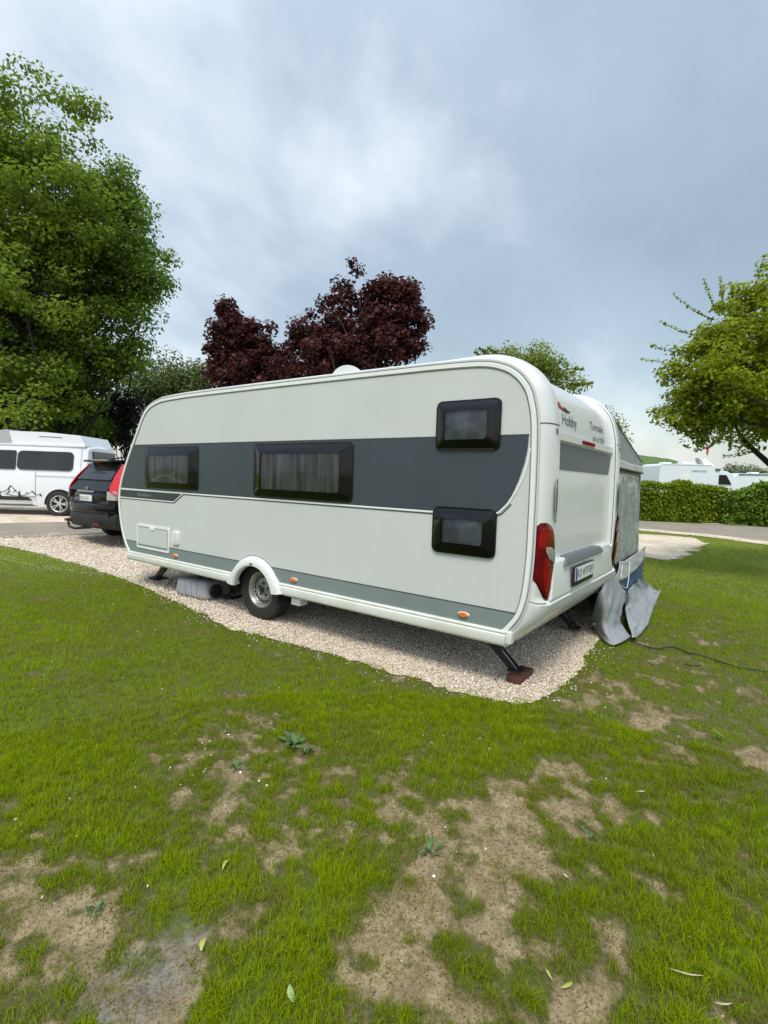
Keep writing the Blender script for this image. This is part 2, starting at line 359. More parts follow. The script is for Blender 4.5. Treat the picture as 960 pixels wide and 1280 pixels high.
def attr_mix_ground():
    """lawn: bare loam, thatch and moss by the 'grass' attribute, wet grey clay by 'wet', with fine relief"""
    m = bpy.data.materials.new('lawn soil and thatch'); m.use_nodes = True
    n, l = m.node_tree.nodes, m.node_tree.links; b = n['Principled BSDF']; b.inputs['Roughness'].default_value = 0.85
    t = N(n, 'ShaderNodeTexCoord')
    def noise(scale, det=5, rough=0.6):
        x = N(n, 'ShaderNodeTexNoise'); x.inputs['Scale'].default_value = scale; x.inputs['Detail'].default_value = det; x.inputs['Roughness'].default_value = rough
        l.new(t.outputs['Object'], x.inputs['Vector']); return x.outputs['Fac']
    def mixc(f, a, c):
        x = N(n, 'ShaderNodeMixRGB')
        if isinstance(f, float): x.inputs[0].default_value = f
        else: l.new(f, x.inputs[0])
        for i, q in ((1, a), (2, c)):
            if isinstance(q, tuple): x.inputs[i].default_value = (*q, 1)
            else: l.new(q, x.inputs[i])
        return x.outputs[0]
    def rng_(f, a, c):
        x = N(n, 'ShaderNodeMapRange'); l.new(f, x.inputs[0]); x.inputs[1].default_value = a; x.inputs[2].default_value = c; return x.outputs[0]
    soil = mixc(rng_(noise(9, 8), 0.35, 0.65), (0.375, 0.295, 0.175), (0.220, 0.165, 0.090))
    soil = mixc(rng_(noise(60, 5, 0.75), 0.52, 0.66), soil, (0.085, 0.062, 0.026))
    soil = mixc(rng_(noise(160, 3, 0.7), 0.62, 0.72), soil, (0.44, 0.37, 0.25))
    soil = mixc(rng_(noise(38, 6, 0.75), 0.50, 0.66), soil, (0.150, 0.135, 0.045))
    thatch = mixc(rng_(noise(60, 5, 0.7), 0.4, 0.62), (0.055, 0.062, 0.010), (0.135, 0.115, 0.045))  # thatch and green are coloured darker to stand for shade between the blades
    green = mixc(rng_(noise(14, 6, 0.7), 0.35, 0.65), (0.055, 0.082, 0.004), (0.105, 0.140, 0.006))
    ga = N(n, 'ShaderNodeAttribute', attribute_name='grass'); wa = N(n, 'ShaderNodeAttribute', attribute_name='wet'); fa = N(n, 'ShaderNodeAttribute', attribute_name='far')
    gmod = N(n, 'ShaderNodeMath', operation='ADD'); l.new(ga.outputs['Fac'], gmod.inputs[0])
    nn = N(n, 'ShaderNodeMath', operation='MULTIPLY_ADD'); l.new(noise(35, 6, 0.7), nn.inputs[0]); nn.inputs[1].default_value = 0.9; nn.inputs[2].default_value = -0.45; l.new(nn.outputs[0], gmod.inputs[1])
    c = mixc(rng_(gmod.outputs[0], 0.22, 0.5), soil, thatch)
    c = mixc(rng_(gmod.outputs[0], 0.55, 0.9), c, green)
    farg = mixc(rng_(noise(3, 6, 0.7), 0.35, 0.65), (0.105, 0.150, 0.005), (0.185, 0.240, 0.008))
    c = mixc(fa.outputs['Fac'], c, farg)
    wet = mixc(rng_(noise(26, 6, 0.7), 0.4, 0.6), (0.25, 0.235, 0.20), (0.12, 0.11, 0.09))
    wf = N(n, 'ShaderNodeMath', operation='MULTIPLY'); l.new(wa.outputs['Fac'], wf.inputs[0]); l.new(rng_(noise(8, 5), 0.35, 0.55), wf.inputs[1])
    c = mixc(wf.outputs[0], c, wet)
    l.new(c, b.inputs['Base Color'])
    ro = N(n, 'ShaderNodeMapRange'); l.new(wf.outputs[0], ro.inputs[0]); ro.inputs[3].default_value = 0.95; ro.inputs[4].default_value = 0.6; l.new(ro.outputs[0], b.inputs['Roughness'])
    bp = N(n, 'ShaderNodeBump'); bp.inputs['Strength'].default_value = 0.8; bp.inputs['Distance'].default_value = 0.012
    hh = N(n, 'ShaderNodeMath', operation='ADD'); l.new(noise(55, 6, 0.7), hh.inputs[0]); l.new(noise(14, 4), hh.inputs[1]); l.new(hh.outputs[0], bp.inputs['Height'])
    l.new(bp.outputs[0], b.inputs['Normal'])
    return m
M['ground'] = attr_mix_ground()
def gravel_mat():
    m = bpy.data.materials.new('limestone gravel bed'); m.use_nodes = True
    n, l = m.node_tree.nodes, m.node_tree.links; b = n['Principled BSDF']; b.inputs['Roughness'].default_value = 0.9
    t = N(n, 'ShaderNodeTexCoord')
    v = N(n, 'ShaderNodeTexVoronoi'); v.inputs['Scale'].default_value = 55; l.new(t.outputs['Object'], v.inputs['Vector'])
    sp = N(n, 'ShaderNodeSeparateColor'); l.new(v.outputs['Color'], sp.inputs[0])
    cr = N(n, 'ShaderNodeValToRGB'); ee = cr.color_ramp.elements; ee[0].color = (0.38, 0.31, 0.235, 1); ee[1].color = (0.90, 0.82, 0.68, 1); x = ee.new(0.45); x.color = (0.70, 0.61, 0.49, 1)
    l.new(sp.outputs[0], cr.inputs[0])
    nz = N(n, 'ShaderNodeTexNoise'); nz.inputs['Scale'].default_value = 1.2; nz.inputs['Detail'].default_value = 5; l.new(t.outputs['Object'], nz.inputs['Vector'])
    mx = N(n, 'ShaderNodeMixRGB', blend_type='MULTIPLY'); mx.inputs[0].default_value = 1.0; l.new(cr.outputs[0], mx.inputs[1])
    c2 = N(n, 'ShaderNodeValToRGB'); c2.color_ramp.elements[0].position = .35; c2.color_ramp.elements[0].color = (0.80, 0.76, 0.72, 1); c2.color_ramp.elements[1].position = .6; c2.color_ramp.elements[1].color = (1.08, 1.05, 1.02, 1)
    l.new(nz.outputs['Fac'], c2.inputs[0]); l.new(c2.outputs[0], mx.inputs[2]); l.new(mx.outputs[0], b.inputs['Base Color'])
    bp = N(n, 'ShaderNodeBump'); bp.inputs['Strength'].default_value = 0.9; bp.inputs['Distance'].default_value = 0.012
    l.new(v.outputs['Distance'], bp.inputs['Height']); bp.invert = True; l.new(bp.outputs[0], b.inputs['Normal'])
    return m
M['gravel'] = gravel_mat()
M['asphalt'] = mat('worn asphalt', (0.31, 0.27, 0.215), 0.9, var=0.28, vscale=1.3, bump=0.5, bscale=90)
M['hill'] = mat('grassy hill', (0.085, 0.155, 0.030), 0.95, var=0.4, vscale=0.035, col2=(0.055, 0.11, 0.022))

# ================================================================ THE GROUND
def vnoise(X, Y, s, seed=0):
    """smooth value noise, numpy"""
    g = np.random.default_rng(seed).random((256, 256))
    x = X / s + 1000.3; y = Y / s + 1000.7
    xi = np.floor(x).astype(int); yi = np.floor(y).astype(int); fx = x - xi; fy = y - yi
    fx = fx * fx * (3 - 2 * fx); fy = fy * fy * (3 - 2 * fy)
    a = g[xi % 256, yi % 256]; b = g[(xi + 1) % 256, yi % 256]; c = g[xi % 256, (yi + 1) % 256]; d = g[(xi + 1) % 256, (yi + 1) % 256]
    return (a * (1 - fx) + b * fx) * (1 - fy) + (c * (1 - fx) + d * fx) * fy
def fbm(X, Y, s, seed=0, o=4):
    v = 0; amp = 1; tot = 0
    for i in range(o):
        v = v + amp * vnoise(X, Y, s / 2 ** i, seed + i); tot += amp; amp *= 0.55
    return v / tot
# patches of bare and lush ground, each an ellipse lying on the lawn
def ell(px, py, rx, ry, w):
    c = grd(px, py)[:2]; a = grd(px + rx, py)[:2] - c; b = (grd(px, py + ry)[:2] - grd(px, py - ry)[:2]) / 2
    return c, np.linalg.inv(np.array([a, b]).T), w
PATCH = [ell(*q) for q in [
    (40, 1120, 85, 75, -.95), (150, 1075, 55, 30, -.6), (170, 1215, 95, 85, -1.0), (40, 1240, 60, 50, -.45), (260, 1035, 70, 45, -.5), (300, 935, 110, 40, -.62),
    (335, 893, 42, 14, -.75), (640, 985, 62, 52, -.78), (590, 1045, 90, 45, -.5), (505, 1170, 80, 60, -.55), (620, 1140, 70, 60, -.38), (700, 1225, 85, 62, -.45),
    (430, 1245, 70, 45, -.5), (545, 1245, 70, 40, -.5), (790, 850, 75, 14, -.45), (935, 925, 26, 22, -.7), (830, 895, 60, 16, -.4), (330, 1000, 80, 50, -.45), (905, 1070, 40, 16, -.4),
    (700, 1040, 60, 40, -.3), (760, 1000, 50, 30, -.35), (480, 1010, 60, 25, -.3), (20, 1020, 40, 22, -.6), (835, 780, 40, 8, -.4), (900, 800, 40, 8, -.5), (720, 900, 50, 16, -.35),
    (350, 1060, 55, 30, -.5), (240, 950, 45, 22, -.4), (930, 1140, 30, 20, -.35), (790, 1010, 30, 14, -.3), (860, 1250, 40, 25, -.3),
    (320, 980, 210, 120, -.26), (600, 1100, 190, 150, -.16), (800, 850, 190, 60, -.20), (100, 1130, 160, 90, -.22), (740, 970, 120, 70, -.15),
    (120, 820, 260, 130, .65), (60, 940, 120, 60, .5), (340, 1190, 75, 75, .6), (380, 1110, 80, 45, .35), (850, 1090, 110, 90, .42), (850, 1190, 100, 60, .3), (105, 1050, 60, 28, .55),
    (540, 930, 110, 40, .4), (420, 880, 120, 30, .35), (900, 740, 150, 50, .4), (90, 1100, 30, 14, .5), (640, 890, 90, 14, .3), (450, 1080, 50, 40, .35)]]
WET = [ell(185, 1215, 50, 45, 1.1), ell(130, 1260, 45, 35, 1.1), ell(235, 1150, 35, 35, .8)]
def esum(L, X, Y):
    s = np.zeros_like(X)
    for c, Mi, w in L:
        dx = X - c[0]; dy = Y - c[1]
        a = Mi[0, 0] * dx + Mi[0, 1] * dy; b = Mi[1, 0] * dx + Mi[1, 1] * dy
        s = s + w * np.exp(-(a * a + b * b) ** 1.3)
    return s
def grass_amount(X, Y):
    wx = X + .22 * (fbm(X, Y, .5, 101) - .5) + .10 * (fbm(X, Y, .12, 103) - .5); wy_ = Y + .22 * (fbm(X, Y, .5, 105) - .5) + .10 * (fbm(X, Y, .12, 107) - .5)
    d = 0.72 + 0.66 * esum(PATCH, wx, wy_) + 0.7 * (fbm(X, Y, 0.6, 3) - 0.5) + 1.2 * (fbm(X, Y, 0.2, 9) - 0.5) + 1.7 * (fbm(X, Y, 0.07, 14) - 0.5)
    far = sm(5, 12, np.hypot(X - C_[0], Y - C_[1]))
    return np.clip(d * (1 - far) + far * (0.85 + 0.4 * (fbm(X, Y, 2.5, 5) - 0.5)), 0, 1.2)

# gravel pads and roads as outlines (X,Y)
pad_edge = [tuple(grd(*q)[:2]) for q in [(-160, 668), (-60, 674), (0, 682), (60, 695), (120, 712), (180, 735), (240, 763), (300, 789), (350, 803), (400, 816), (480, 838), (560, 862), (610, 876), (640, 882), (668, 880), (695, 866), (712, 850), (727, 832), (738, 812), (752, 797)]]
pad1 = pad_edge + [(3.1, 0.1), (3.7, 0.6), (3.9, 4.0), (4.6, 6.0), (10.0, 7.2), (22, 8.6), (22, 10.4)]
p0 = grd(-160, 668)
road1 = [tuple(grd(*q)[:2]) for q in [(-500, 671), (-160, 673), (0, 673.5), (60, 672), (88, 670)]] + [(9, 10.3), (30, 9.6), (60, 9), (60, 12.4), (20, 12.9)] + [tuple(grd(*q)[:2]) for q in [(88, 653), (0, 655), (-160, 656), (-500, 658)]]
pad2 = [tuple(grd(*q)[:2]) for q in [(-600, 658), (-160, 656), (0, 655), (88, 653)]] + [(20, 12.9), (20, 19), (-2, 19.5), (-14, 22)]
pad3 = [tuple(grd(*q)[:2]) for q in [(795, 668), (830, 669), (860, 672), (878, 676), (886, 682), (868, 685), (862, 690), (862, 696), (842, 701), (820, 699), (795, 697)]] + [(7.0, 2.6), (8.5, 5.5), (14, 6.2), (16.5, 4.5)]
road2 = [tuple(grd(*q)[:2]) for q in [(700, 655), (795, 662), (880, 669), (960, 679), (1060, 694), (1200, 716)]] + [tuple(grd(*q)[:2]) for q in [(1200, 676), (1060, 664), (960, 659), (900, 656), (795, 651), (700, 646)]]
shoulder2a = [tuple(grd(*q)[:2]) for q in [(700, 653.5), (795, 660.5), (880, 667.6), (960, 677.4), (1060, 692), (1200, 713)]] + [tuple(grd(*q)[:2]) for q in [(1200, 718), (1060, 696), (960, 681.5), (880, 671), (795, 663.5), (700, 656)]]
shoulder2b = [tuple(grd(*q)[:2]) for q in [(880, 655.0), (905, 656.0), (930, 657.2), (960, 658.2), (1060, 663), (1060, 661.5), (960, 656.2), (930, 655.5), (905, 654.4), (880, 653.6)]]
def inpoly(poly, X, Y):
    r = np.zeros(X.shape, bool); n = len(poly); j = n - 1
    for i in range(n):
        xi, yi = poly[i]; xj, yj = poly[j]
        c = ((yi > Y) != (yj > Y)) & (X < (xj - xi) * (Y - yi) / (yj - yi + 1e-12) + xi); r ^= c; j = i
    return r
def pdist(poly, X, Y):
    d = np.full(X.shape, 1e9); n = len(poly)
    for i in range(n):
        a = np.array(poly[i]); b = np.array(poly[(i + 1) % n]); ab = b - a
        t = np.clip(((X - a[0]) * ab[0] + (Y - a[1]) * ab[1]) / (ab @ ab + 1e-12), 0, 1)
        d = np.minimum(d, np.hypot(X - a[0] - t * ab[0], Y - a[1] - t * ab[1]))
    return d
def bumps(X, Y):
    r = np.hypot(X - C_[0], Y - C_[1]); k = 1 - sm(8, 16, r)
    b = (fbm(X, Y, 0.9, 21) - 0.5) * 0.04 + (fbm(X, Y, 0.12, 31) - 0.5) * 0.026 - 0.012
    return b * k
def ground_z(X, Y):
    d = pdist(pad1[:24], X, Y); ins = inpoly(pad1, X, Y)
    k = np.where(ins, 0, sm(0, 0.35, d))
    for p in (pad2, pad3, road1, road2):
        k = np.minimum(k, np.where(inpoly(p, X, Y), 0, 1))
    return gz(X, Y) + bumps(X, Y) * k

fwd = math.atan2(F_[1], F_[0])
angs = np.concatenate([np.arange(-62, 62, 0.34), np.arange(62, 298, 4.0)]) * math.pi / 180 + fwd
rad = np.concatenate([[0.02], 0.7 * 1.0185 ** np.arange(0, 345), 420 * 1.35 ** np.arange(0, 6)])
AA, RR = np.meshgrid(angs, rad)
GX = C_[0] + RR * np.cos(AA); GY = C_[1] + RR * np.sin(AA)
GZ = ground_z(GX, GY)
na, nr = len(angs), len(rad)
idx = np.arange(na * nr).reshape(nr, na)
q = np.stack([idx[:-1], idx[1:], np.roll(idx, -1, 1)[1:], np.roll(idx, -1, 1)[:-1]], -1).reshape(-1, 4)
gam = grass_amount(GX, GY)
lawn = np_mesh('lawn_ground', np.stack([GX.ravel(), GY.ravel(), GZ.ravel()], 1), q, M['ground'],
               attrs={'grass': gam.ravel(), 'wet': np.clip(esum(WET, GX, GY), 0, 1).ravel(), 'far': (0.8 * sm(6, 13, RR)).ravel()}, smooth=True)
lawn['kind'] = 'structure'

def sheet(name, poly, mat_, lift, step, ragged=0.0):
    """a flat sheet following the terrain, with a ragged outline"""
    pts = []
    n = len(poly)
    for i in range(n):
        a = np.array(poly[i]); b = np.array(poly[(i + 1) % n]); L = np.linalg.norm(b - a); k = max(1, int(L / (step if L < 6 else step * 4)))
        nrm = np.array([b[1] - a[1], a[0] - b[0]]) / (L + 1e-9)
        for j in range(k):
            p = a + (b - a) * j / k
            if ragged: p = p + nrm * ragged * (2 * float(fbm(np.array(p[0]), np.array(p[1]), 0.35, 55)) - 1 + .9 * (float(vnoise(np.array(p[0]), np.array(p[1]), .06, 57)) - .5))
            pts.append(p)
    bm = bmesh.new()
    from mathutils.geometry import delaunay_2d_cdt
    cv_, _, cf_, *_r = delaunay_2d_cdt([Vector((p[0], p[1])) for p in pts], [(i, (i + 1) % len(pts)) for i in range(len(pts))], [], 2, 1e-5)
    vs = [bm.verts.new((p[0], p[1], 0)) for p in cv_]
    for tr in cf_: 
        c_ = sum((cv_[i] for i in tr), Vector((0, 0))) / len(tr)
        if inpoly([(p[0], p[1]) for p in pts], np.array([c_.x]), np.array([c_.y]))[0]: bm.faces.new([vs[i] for i in tr])
    # cut along lines of Y so the sheet can follow the slope
    for yy in np.arange(5, 16, 0.5):
        bmesh.ops.bisect_plane(bm, geom=bm.verts[:] + bm.edges[:] + bm.faces[:], plane_co=(0, yy, 0), plane_no=(0, 1, 0))
    for v in bm.verts: v.co.z = float(gz(v.co.x, v.co.y)) + lift
    for f in bm.faces:
        f.normal_update()
        if f.normal.z < 0: f.normal_flip()
    o = obj(name, bm, mat_, None, 0); o['kind'] = 'structure'
    return o
sheet('gravel_pitch', pad1, M['gravel'], 0.008, 0.03, 0.07)
sheet('asphalt_road', road1, M['asphalt'], 0.020, 0.5, 0.03)
sheet('gravel_parking', pad2, M['gravel'], 0.012, 0.5)
sheet('gravel_pitch', pad3, M['gravel'], 0.008, 0.12, 0.30)
sheet('asphalt_road', road2, M['asphalt'], 0.008, 0.5, 0.1)
sheet('gravel_shoulder', shoulder2a, M['gravel'], 0.016, 0.3, 0.12)
sheet('gravel_shoulder', shoulder2b, M['gravel'], 0.016, 0.3, 0.15)

# ---- loose stones
def stones(name, X, Y, Z, S, tint, m_='stones'):
    n = len(X)
    base = np.array([(1, 0, 0), (0, 1, 0), (-1, 0, 0), (0, -1, 0), (0, 0, 1), (0, 0, -1)], float)
    fc = np.array([(0, 1, 4), (1, 2, 4), (2, 3, 4), (3, 0, 4), (1, 0, 5), (2, 1, 5), (3, 2, 5), (0, 3, 5)])
    V = base[None] * rng.uniform(0.6, 1.25, (n, 6, 1)) * np.stack([S, S * rng.uniform(.6, 1, n), S * rng.uniform(.45, .8, n)], 1)[:, None]
    a = rng.uniform(0, 6.28, n); t = rng.uniform(-.6, .6, n)
    V = np.stack([V[..., 0], V[..., 1] * np.cos(t)[:, None] - V[..., 2] * np.sin(t)[:, None], V[..., 1] * np.sin(t)[:, None] + V[..., 2] * np.cos(t)[:, None]], -1)
    V = np.stack([V[..., 0] * np.cos(a)[:, None] - V[..., 1] * np.sin(a)[:, None], V[..., 0] * np.sin(a)[:, None] + V[..., 1] * np.cos(a)[:, None], V[..., 2]], -1)
    V += np.stack([X, Y, Z + S * 0.2], 1)[:, None]
    Fc = (fc[None] + 6 * np.arange(n)[:, None, None]).reshape(-1, 3)
    o = np_mesh(name, V.reshape(-1, 3), Fc, M[m_], attrs={'tint': np.repeat(tint, 6)}); o['kind'] = 'stuff'
    return o
n = 210000
X = rng.uniform(-0.6, 3.0, n); Y = rng.uniform(-0.35, 10.8, n)
dist = np.hypot(X - C_[0], Y - C_[1])
keep = inpoly(pad1, X, Y) & (rng.random(n) < np.clip((4.2 / dist) ** 1.6, 0, 1)) & ((X < 1.2) | (Y < 1.2) | (rng.random(n) < .25))
X, Y, dist = X[keep], Y[keep], dist[keep]
S = rng.uniform(0.005, 0.0125, len(X)) * np.clip(dist / 4.5, 1, 1.6)
stones('gravel_stones', X, Y, gz(X, Y) + 0.012, S, np.clip(rng.normal(.52, .30, len(X)), 0, 1))
# strays at the edge and scattered in the lawn
n = 60000
X = rng.uniform(-4, 4, n); Y = rng.uniform(-3.5, 9, n)
d = pdist(pad_edge, X, Y); ins = inpoly(pad1, X, Y)
pr = np.exp(-d / 0.07) * 1.0 + 0.008
for c_, Mi, w in [ell(235, 945, 28, 24, .35), ell(45, 1030, 22, 10, .4), ell(160, 1105, 22, 10, .4), ell(300, 905, 40, 10, .25), ell(620, 890, 60, 8, .2), ell(280, 1080, 40, 60, .04), ell(570, 930, 60, 20, .03), ell(860, 775, 60, 8, .05)]:
    dx = X - c_[0]; dy = Y - c_[1]; pr = pr + w * np.exp(-((Mi[0, 0] * dx + Mi[0, 1] * dy) ** 2 + (Mi[1, 0] * dx + Mi[1, 1] * dy) ** 2))
keep = (~ins) & (rng.random(n) < pr)
X, Y = X[keep], Y[keep]
stones('stray_pebbles', X, Y, ground_z(X, Y) + 0.002, rng.uniform(.004, .011, len(X)), np.clip(rng.normal(.75, .2, len(X)), 0, 1))
X_, Y_ = X, Y

# ---- grass blades
def blades(name, X, Y, H, W, tint, lean, nseg, m_='grass'):
    n = len(X); Z = ground_z(X, Y) - 0.003
    a = rng.uniform(0, 6.283, n); l = lean * rng.uniform(.3, 1.3, n); b = a + rng.uniform(-.9, .9, n) + 1.57
    wx, wy = np.cos(b) * W / 2, np.sin(b) * W / 2; dx, dy = np.cos(a), np.sin(a)
    P = np.stack([X, Y, Z], 1); off = np.stack([wx, wy, np.zeros(n)], 1)
    tip = P + np.stack([dx * l * H, dy * l * H, H * np.sqrt(np.clip(1 - (l * .8) ** 2, .1, 1))], 1)
    if nseg == 2:
        mid = P + np.stack([dx * l * H * .3, dy * l * H * .3, H * .58], 1)
        V = np.stack([P - off, P + off, mid + off * .8, mid - off * .8, tip], 1); k = 5
        i = k * np.arange(n)[:, None]
        Fc = [i + np.array([[0, 1, 2, 3]]), i + np.array([[3, 2, 4]])]
    else:
        V = np.stack([P - off, P + off, tip], 1); k = 3
        Fc = [k * np.arange(n)[:, None] + np.array([[0, 1, 2]])]
    o = np_mesh(name, V.reshape(-1, 3), Fc, M[m_], attrs={'tint': np.repeat(tint, k)}); o['kind'] = 'stuff'
    return o
def scatter(n, r0, r1, half=47, power=1.0):
    u = rng.random(n); r = (r0 ** power + u * (r1 ** power - r0 ** power)) ** (1 / power)
    a = fwd + R(half) * rng.uniform(-1, 1, n)
    return C_[0] + r * np.cos(a), C_[1] + r * np.sin(a), r
def sow(name, n, r0, r1, power, w0, nseg, hs=1.0):
    X, Y, r = scatter(n, r0, r1, 59, power)
    # blades grow in tussocks
    g = grass_amount(X, Y); cl = fbm(X, Y, 0.05, 77, 2)
    p = np.clip(np.clip(g * 1.05 - 0.06, 0, 1) ** 1.15 + .05 + .30 * sm(.44, .60, fbm(X, Y, .12, 151, 3)), 0, 1) * np.clip(0.25 + 1.9 * (cl - 0.3), 0.06, 1)
    ok = (rng.random(n) < p)
    for poly, rag in ((pad1, .16), (road1, 0), (pad2, 0), (pad3, 0.2), (road2, 0)):
        ins = inpoly(poly, X, Y); dd = pdist(poly, X, Y); ok &= ~(ins & (dd > rag * rng.random(n) ** 2 + 0.001))
    X, Y, r, g = X[ok], Y[ok], r[ok], g[ok]
    big = fbm(X, Y, 1.3, 41)
    H = hs * rng.uniform(.012, .034, len(X)) * (0.45 + 0.95 * np.clip(g, 0, 1.1)) * (0.6 + 0.8 * big)
    W = w0 * rng.uniform(.6, 1.3, len(X))
    t = 0.34 + 0.36 * np.clip(g, 0, 1) + 0.5 * (fbm(X, Y, 0.8, 61) - .5) + rng.normal(0, .16, len(X))
    dry = sm(.48, .68, fbm(X, Y, .45, 171)) * .35 + 0.10 + 0.25 * (1 - np.clip(g, 0, 1))
    t = np.where(rng.random(len(X)) < dry, rng.uniform(0, .25, len(X)), t)
    return blades(name, X, Y, H, W, np.clip(t, 0, 1), 0.75, nseg)
sow('lawn_grass', 630000, 1.3, 3.6, 1.7, .0024, 2)
sow('lawn_grass', 740000, 3.6, 9.0, 1.4, .0046, 1, 1.1)
sow('lawn_grass', 360000, 9.0, 26, 1.2, .014, 1, 1.4)

# dead blades, moss and soil crumbs in the thin places
X, Y, r = scatter(200000, 1.3, 7.0, 59, 1.3)
g = grass_amount(X, Y); ok = ~inpoly(pad1, X, Y) & (rng.random(len(X)) < np.clip(1.15 - g, .12, .8)); X, Y, g, r = X[ok], Y[ok], g[ok], r[ok]
cl = fbm(X, Y, .06, 131, 2); ok = rng.random(len(X)) < np.clip((cl - .32) * 3.2, .05, 1); X, Y, g, r = X[ok], Y[ok], g[ok], r[ok]
blades('dead_grass', X, Y, rng.uniform(.006, .020, len(X)) * (1 + .6 * np.clip(g, 0, 1)), rng.uniform(.002, .0045, len(X)) * np.clip(r / 3, .8, 2), np.clip(rng.random(len(X)) * .75 + .45 * (g > .35), 0, 1), 1.15, 1, 'thatchb')
X, Y, r = scatter(70000, 1.3, 5.0, 59, 1.3)
g = grass_amount(X, Y); ok = ~inpoly(pad1, X, Y) & (rng.random(len(X)) < np.clip(.9 - g * 1.4, 0, .75)); X, Y = X[ok], Y[ok]
stones('soil_crumbs', X, Y, ground_z(X, Y), rng.uniform(.0018, .0055, len(X)) ** 1.0, rng.random(len(X)) ** 1.3, 'soilcrumb')

# ================================================================ THE CARAVAN
# local = world axes: X across (0 = side we see), Y along (0 = rear), Z up
WID = 2.3
cv = thing('caravan', 'white touring caravan with slate grey side band and black windows parked on the gravel pitch', 'caravan', (0, 0, 0))
PROF = catmull([(.30, .385), (.19, .42), (.12, .49), (.05, .60), (.01, .76), (-.01, 1.02), (-.012, 1.30), (-.01, 1.60), (0, 1.95), (.03, 2.13), (.075, 2.245), (.165, 2.35), (.29, 2.42), (.48, 2.46), (.9, 2.475)], .022)
PROF += catmull([(.9, 2.475), (2.0, 2.485), (3.2, 2.492), (4.3, 2.492), (4.81, 2.475)], .25)[1:]
PROF += catmull([(4.81, 2.475), (5.05, 2.42), (5.23, 2.31), (5.42, 2.06), (5.68, 1.68), (5.85, 1.36), (5.885, 1.09), (5.81, .76), (5.68, .52), (5.52, .385)], .05)[1:]
PROF = np.array(PROF)
T_ = np.gradient(PROF, axis=0); T_ /= np.linalg.norm(T_, axis=1)[:, None]
NRM = np.stack([-T_[:, 1], T_[:, 0]], 1)      # outward (rear -> -Y)
if NRM[10, 0] > 0: NRM = -NRM
def bulge(y, z):
    b = 0.062 - 0.034 * sm(.3, .9, y) + 0.03 * sm(5.0, 5.6, y)
    if y < .6: b += 0.050 * (sm(.43, .70, z) if z < .705 else 1 - sm(.705, .74, z))
    return b
RAD_ = 0.16
def rnd(v):
    v = min(v, WID - v); v = max(v, 0)
    return math.sqrt(max(0, 1 - (1 - v / RAD_) ** 2)) if v < RAD_ else 1.0
def recess(y, z, v):
    if y > 1.1 or z < .95: return 0
    m = sm(.240, .262, v) * (1 - sm(2.038, 2.06, v))
    return 0.055 * m * (1 - sm(.6, 1.1, y)) * sm(.955, .975, z)
def shellpt(i, v, ex=0.0):
    y, z = PROF[i]; o = bulge(y, z) * rnd(v) - recess(y, z, v) + ex
    return Vector((v, y + NRM[i, 0] * o, z + NRM[i, 1] * o))
vs_ = [RAD_ * (1 - math.cos(R(a))) for a in (0, 12, 25, 38, 50, 62, 74, 86)] + [.19, .215, .238, .25, .262, .29] + list(np.linspace(.4, 1.15, 7))
vs_ = vs_ + [WID - v for v in vs_[-2::-1]]
bm = bmesh.new()
grid = [[bm.verts.new(shellpt(i, v)) for v in vs_] for i in range(len(PROF))]
for i in range(len(PROF) - 1):
    for j in range(len(vs_) - 1):
        bm.faces.new((grid[i][j], grid[i][j + 1], grid[i + 1][j + 1], grid[i + 1][j]))
bm.faces.new([grid[i][-1] for i in range(len(PROF))])      # far side wall
bmesh.ops.triangulate(bm, faces=[bm.faces[-1]] if False else [f for f in bm.faces if len(f.verts) > 4])
bmesh.ops.recalc_face_normals(bm, faces=bm.faces)
obj('body_shell', bm, M['grp'], cv, 40)

def offset_in(P, d):
    return [(p[0] - n_[0] * d, p[1] - n_[1] * d) for p, n_ in zip(P, NRM)]
ARC = (2.975, 0.285)
# side wall: bounded by the outer trim and the wheel arch
def arch_pts(r, z0, n=18, rev=False):
    a0 = math.asin((z0 - ARC[1]) / r)
    pts = [(ARC[0] + r * math.cos(a0 + (math.pi - 2 * a0) * k / n), ARC[1] + r * math.sin(a0 + (math.pi - 2 * a0) * k / n)) for k in range(n + 1)]
    return pts[::-1] if rev else pts
side_out = [p for p in offset_in(PROF, .001) if p[1] > .47]
sidepoly = side_out + [(5.60, .46)] + arch_pts(.36, .46, rev=True)[::1] + [(.16, .46)]
# order: rear bottom -> rear top -> roof -> front -> front bottom -> arch (front to rear) -> rear bottom
sidepoly = side_out + [(5.60, .46)] + [p for p in arch_pts(.36, .46, rev=True)][::-1][::-1]
af = arch_pts(.36, .46)                 # starts on the rear-facing side? first point has larger Y when cos>0
af = sorted(af, key=lambda p: -p[0])    # from front (large Y) to rear
sidepoly = side_out + [(5.60, .46)] + af + [(.16, .46)]
fX = lambda a, b, h: (-h, a, b)
prism('side_wall', sidepoly, fX, .006, M['side'], cv)
